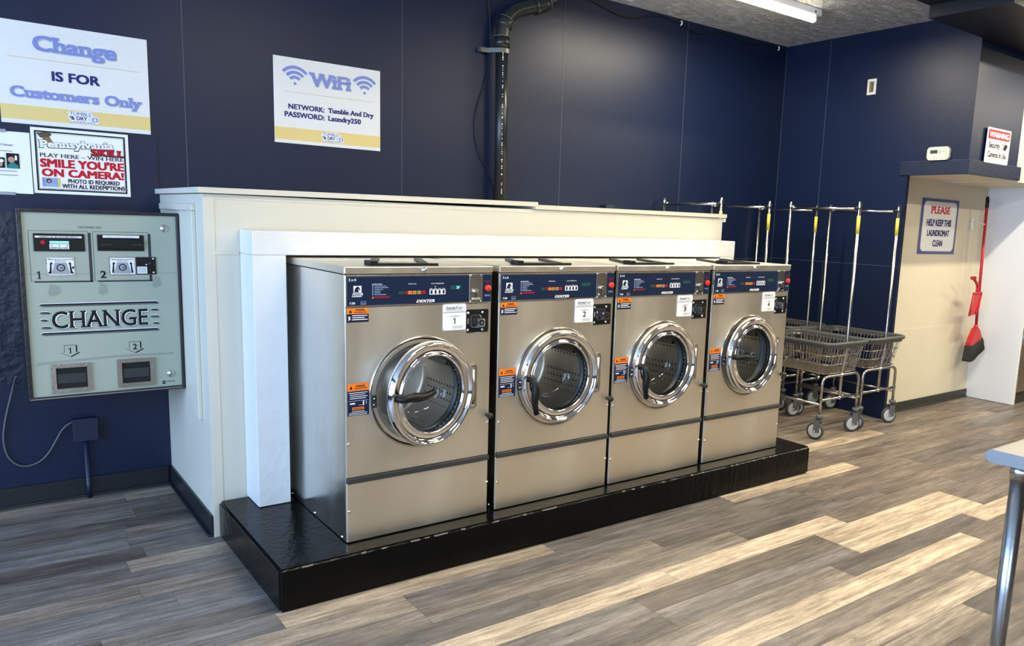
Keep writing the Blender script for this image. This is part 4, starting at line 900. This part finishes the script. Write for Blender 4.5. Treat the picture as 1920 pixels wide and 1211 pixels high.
for k in range(40):
    u = -.11+.0062*k; sweep(bm, [F.p(u*.9, .50+max(0, u)*.5, .028*(-1)**k), F.p(u*1.12+.004, .375+max(0, (u+.08))*.44, .033*(-1)**k)], .003, 4)
obj('bristles', bm, BRIST, t, True)
t = thing('dustpan', 'small red dustpan clipped to the broom handle', 'dustpan', (5.93, .40, .79))
F = Fr((5.875, .44, 0), (1, 0, 0), (0, 0, 1))
bm = B(); poly(bm, F, [(-.085, .985), (.065, .99), (.035, .86), (-.005, .80), (-.125, .79)], .045, 0, .006)
sweep(bm, [F.p(-.085, .985, .045), F.p(-.125, .79, .055)], .006, 6); sweep(bm, [F.p(.065, .99, .045), F.p(.035, .86, .05), F.p(-.005, .80, .048)], .008, 6); sweep(bm, [F.p(-.085, .985, .045), F.p(.065, .99, .045)], .010, 6); obj('pan', bm, BREDM, t, True)
bm = B(); sweep(bm, arcpts([F.p(-.01, .985, .04), F.p(.0, 1.05, .035), F.p(-.05, 1.085, .04), F.p(-.115, 1.118, .045)], .03, 4), .013, 8); lathe(bm, [(.014, -.02), (.018, 0), (.014, .02)], F.p(-.118, 1.120, .045), (0, -1, 0), 10); obj('handle', bm, BREDM, t, True)
bm = B(); box(bm, 5.915, 5.955, .540, .5525, 1.53, 1.63, .004); sweep(bm, arcpts([(5.935, .54, 1.60), (5.935, .47, 1.595), (5.914, .45, 1.585), (5.914, .425, 1.582)], .02, 4), .005, 8); sweep(bm, arcpts([(5.935, .48, 1.59), (5.952, .46, 1.585), (5.954, .425, 1.582)], .01, 4), .005, 8)
tag(obj('broom_holder', bm, TAGW), 'white plastic clip on the cream wall holding the broom handle', 'broom holder')

# ================================================================== LAUNDRY CARTS
def make_cart():
    t = thing('laundry_cart', 'cart', 'laundry cart', (0, 0, 0), 'chrome laundry carts with hanging rails')
    hx, hy, bx, by, zt, zb = .238, .318, .195, .275, .690, .470
    def loop(fx, fy, z, r=.06): 
        P = []
        for sx, sy, a0 in ((1, 1, 0), (-1, 1, 90), (-1, -1, 180), (1, -1, 270)):
            P += [(sx*(fx-r)+r*math.cos(R(a0+90*k/4)), sy*(fy-r)+r*math.sin(R(a0+90*k/4)), z) for k in range(5)]
        return P
    bm = B()
    def lerp(f): return hx+(bx-hx)*f-.006, hy+(by-hy)*f-.006, zt+(zb-zt)*f
    for f in (.10, .40, .70, 1.0): sweep(bm, loop(*lerp(f), .05), .0034, 6, 0, False, True)
    n = 18
    for k in range(n+1):
        c = -1+2*k/n
        for s in (-1, 1):
            a, b2, z1 = lerp(.04); a2, b3, z2 = lerp(1.0)
            sweep(bm, [(s*a, c*(b2-.04), z1), (s*a2, c*(b3-.04), z2)], .0022, 5, 0, False)
            if k <= 14:
                c2 = -1+2*k/14; sweep(bm, [(c2*(a-.04), s*b2, z1), (c2*(a2-.04), s*b3, z2)], .0022, 5, 0, False)
    for k in range(19): y = -by+.012+(2*by-.024)*k/18; sweep(bm, [(-bx+.006, y, zb), (bx-.006, y, zb)], .0022, 5, 0, False)
    for k in range(15): x = -bx+.012+(2*bx-.024)*k/14; sweep(bm, [(x, -by+.006, zb+.003), (x, by-.006, zb+.003)], .0022, 5, 0, False)
    obj('basket', bm, WIRE, t)
    bm = B(); L = loop(hx, hy, zt, .06); N = len(L)
    prof = [(.004, .008), (-.006, .014), (-.016, .010), (-.018, -.004), (-.010, -.014), (.0, -.018), (.004, -.034), (.008, -.034), (.008, .004)]
    rings = []
    for k in range(N):
        p, q = Vector(L[k-1]), Vector(L[(k+1) % N]); d = (q-p).normalized(); inn = Vector((-d.y, d.x, 0))
        rings.append([bm.verts.new(Vector(L[k])+inn*a+Vector((0, 0, b))) for a, b in prof])
    for k in range(N):
        for j in range(len(prof)):
            f = bm.faces.new((rings[k][j], rings[(k+1) % N][j], rings[(k+1) % N][(j+1) % len(prof)], rings[k][(j+1) % len(prof)])); f.smooth = j < 5
    bmesh.ops.recalc_face_normals(bm, faces=bm.faces)
    obj('bumper_rim', bm, VINYL, t)
    bm = B(); wx, wy = .225, .268
    for s in (-1, 1):
        sweep(bm, arcpts([(-wx, s*wy, .175), (-wx, s*wy, .452), (wx, s*wy, .452), (wx, s*wy, .175)], .06, 6), .0105, 10)
        sweep(bm, [(-wx, s*wy, .285), (wx, s*wy, .285)], .0095, 10); sweep(bm, [(s*wx, -wy, .255), (s*wx, wy, .255)], .0095, 8)
        for x in (-wx, wx): lathe(bm, [(.0135, -.01), (.0135, .01)], (x, s*wy, .285), (0, 0, 1), 10)
        lathe(bm, [(.0135, -.012), (.0135, .012), (0, .012)], (0, s*wy, .285), (0, 0, 1), 10); lathe(bm, [(.0135, -.012), (.0135, .012), (0, .012)], (0, s*wy, .452), (0, 0, 1), 10)
    obj('leg_frame', bm, ZINC, t)
    for i, (sx, sy, rz) in enumerate(((-1, -1, 15), (1, -1, 62), (-1, 1, 48), (1, 1, 70))):
        bm = B(); lathe(bm, [(0, .0), (.012, .0), (.012, .02), (.022, .024), (.026, .032), (.026, .046), (.018, .05), (0, .05)], (0, 0, .134), (0, 0, 1), 14)
        box(bm, -.021, -.017, -.014, .03, .055, .148, .001); box(bm, .017, .021, -.014, .03, .055, .148, .001); box(bm, -.021, .021, -.016, .03, .143, .148, .001)
        c = obj('caster', bm, CASTG, t, loc=(sx*wx, sy*wy, 0), rot=(0, 0, R(rz)))
        bm = B(); lathe(bm, [(.046, -.013), (.056, -.013), (.062, -.008), (.063, 0), (.062, .008), (.056, .013), (.046, .013)], (0, .022, .063), (1, 0, 0), 28, 0)
        lathe(bm, [(0, -.015), (.012, -.016), (.030, -.0125), (.044, -.0145), (.047, -.013)], (0, .022, .063), (1, 0, 0), 28, 1); lathe(bm, [(.047, .013), (.044, .0145), (.030, .0125), (.012, .016), (0, .015)], (0, .022, .063), (1, 0, 0), 28, 1)
        lathe(bm, [(0, -.022), (.006, -.022), (.006, .022), (0, .022)], (0, .022, .063), (1, 0, 0), 10, 2)
        bmesh.ops.recalc_face_normals(bm, faces=bm.faces); obj('wheel', bm, [TYRE, WHEELG, CHROME], c)
    for s in (-1, 1):
        bm = B(); y = s*.290; sweep(bm, [(0, s*wy, .285), (0, s*wy, .46), (0, y, .60), (0, y, 1.68)], .0115, 8)
        p = obj('post', bm, ZINC, t)
        if s < 0:
            bm = B(); sweep(bm, [(0, y, 1.46), (0, y, 1.585)], .0122, 8); obj('sticker', bm, YSTICK, p)
    bm = B(); sweep(bm, [(0, -.255, 1.634), (0, .255, 1.634)], .0105, 8)
    for s in (-1, 1):
        sweep(bm, [(0, s*.248, 1.634), (.0, s*.275, 1.645), (.0, s*.300, 1.652)], .011, 6); lathe(bm, [(.016, -.012), (.016, .012)], (0, s*.290, 1.652), (0, 0, 1), 8)
    obj('hanging_rail', bm, ZINC, t)
    return t
CARTS = [(3.835, .61, 0, 'front laundry cart nearest the washer tagged 4, a yellow sticker on its tall near post'),
         (4.354, .62, 0, 'laundry cart against the right wall next to the cream alcove wall'),
         (3.20, 1.315, 0, 'laundry cart mostly hidden behind the half wall, only its rail and posts showing'),
         (3.745, 1.318, 0, 'laundry cart behind washer 4 whose posts rise right of the half wall'),
         (4.35, 1.325, 0, 'laundry cart in the room corner behind the two front carts')]
c0 = make_cart()
for i, (x, y, rz, lb) in enumerate(CARTS):
    c = c0 if i == 0 else copy_tree(c0)
    c.location = (x, y, 0); c.rotation_euler = (0, 0, R(rz)); c['label'] = lb

# ================================================================== DRYER at the right edge
t = thing('dryer', 'steel dryer with a round door, only a sliver beside the white end panel', 'dryer', (6.6, .3, 0))
bm = B(); box(bm, 6.234, 6.95, .13, .545, .11, 1.90, .003); obj('cabinet', bm, BRNST, t, True)
bm = B(); box(bm, 6.234, 6.95, .15, .545, 0, .108); obj('kick_base', bm, BASEG, t, True)
bm = B(); lathe(bm, [(.20, .03), (.225, .045), (.255, .04), (.27, .022), (.272, 0), (.20, 0)], (6.545, .13, .585), (0, -1, 0), 48, 0, True, True); d = obj('door', bm, CHROME, t, True)
bm = B(); lathe(bm, [(.20, .02), (.1, .03), (0, .032)], (6.545, .13, .585), (0, -1, 0), 40); obj('door_glass', bm, BPLAST, d, True)
bm = B(); lathe(bm, [(.008, 0), (.006, .003), (0, .004)], (6.256, .13, .155), (0, -1, 0), 8); obj('screw', bm, CHROME, t, True)

# ================================================================== FOLDING TABLE at the lower right
t = thing('folding_table', 'stainless steel folding table corner with a round leg at the right edge', 'table', (1.55, -2.35, 0))
TX0, TX1, TY0, TY1, TT = .992, 2.25, -2.72, -1.967, .914
bm = B(); pr = [(TY1-.012, TT), (TY1-.001, TT-.003)]
rr = .018; sec = [(TY0+.002, TT), (TY1-.0, TT)]+[(TY1+rr*math.sin(R(a)), TT-rr+rr*math.cos(R(a))) for a in range(15, 180, 15)]+[(TY1, TT-2*rr), (TY1-.03, TT-2*rr), (TY1-.03, TT-2*rr+.002), (TY0+.002, TT-2*rr+.002)]
L = [bm.verts.new((TX0, y, z)) for y, z in sec]; Rr = [bm.verts.new((TX1, y, z)) for y, z in sec]
bm.faces.new(L); bm.faces.new(Rr[::-1])
for k in range(len(sec)): f = bm.faces.new((L[k], Rr[k], Rr[(k+1) % len(sec)], L[(k+1) % len(sec)])); f.smooth = 1 < k < 12
bmesh.ops.recalc_face_normals(bm, faces=bm.faces); obj('tabletop', bm, TABLE, t, True)
for x, y in ((1.042, -2.02), (2.18, -2.02), (1.042, -2.66), (2.18, -2.66)):
    bm = B(); sweep(bm, [(x, y, .03), (x, y, TT-.034)], .0205, 20); sweep(bm, [(x, y, TT-.075), (x, y, TT-.034)], .0235, 20, 1); sweep(bm, [(x, y, .0), (x, y, .035)], [.013, .0215], 16, 1); obj('leg', bm, [GALV, CHROMED], t, True)
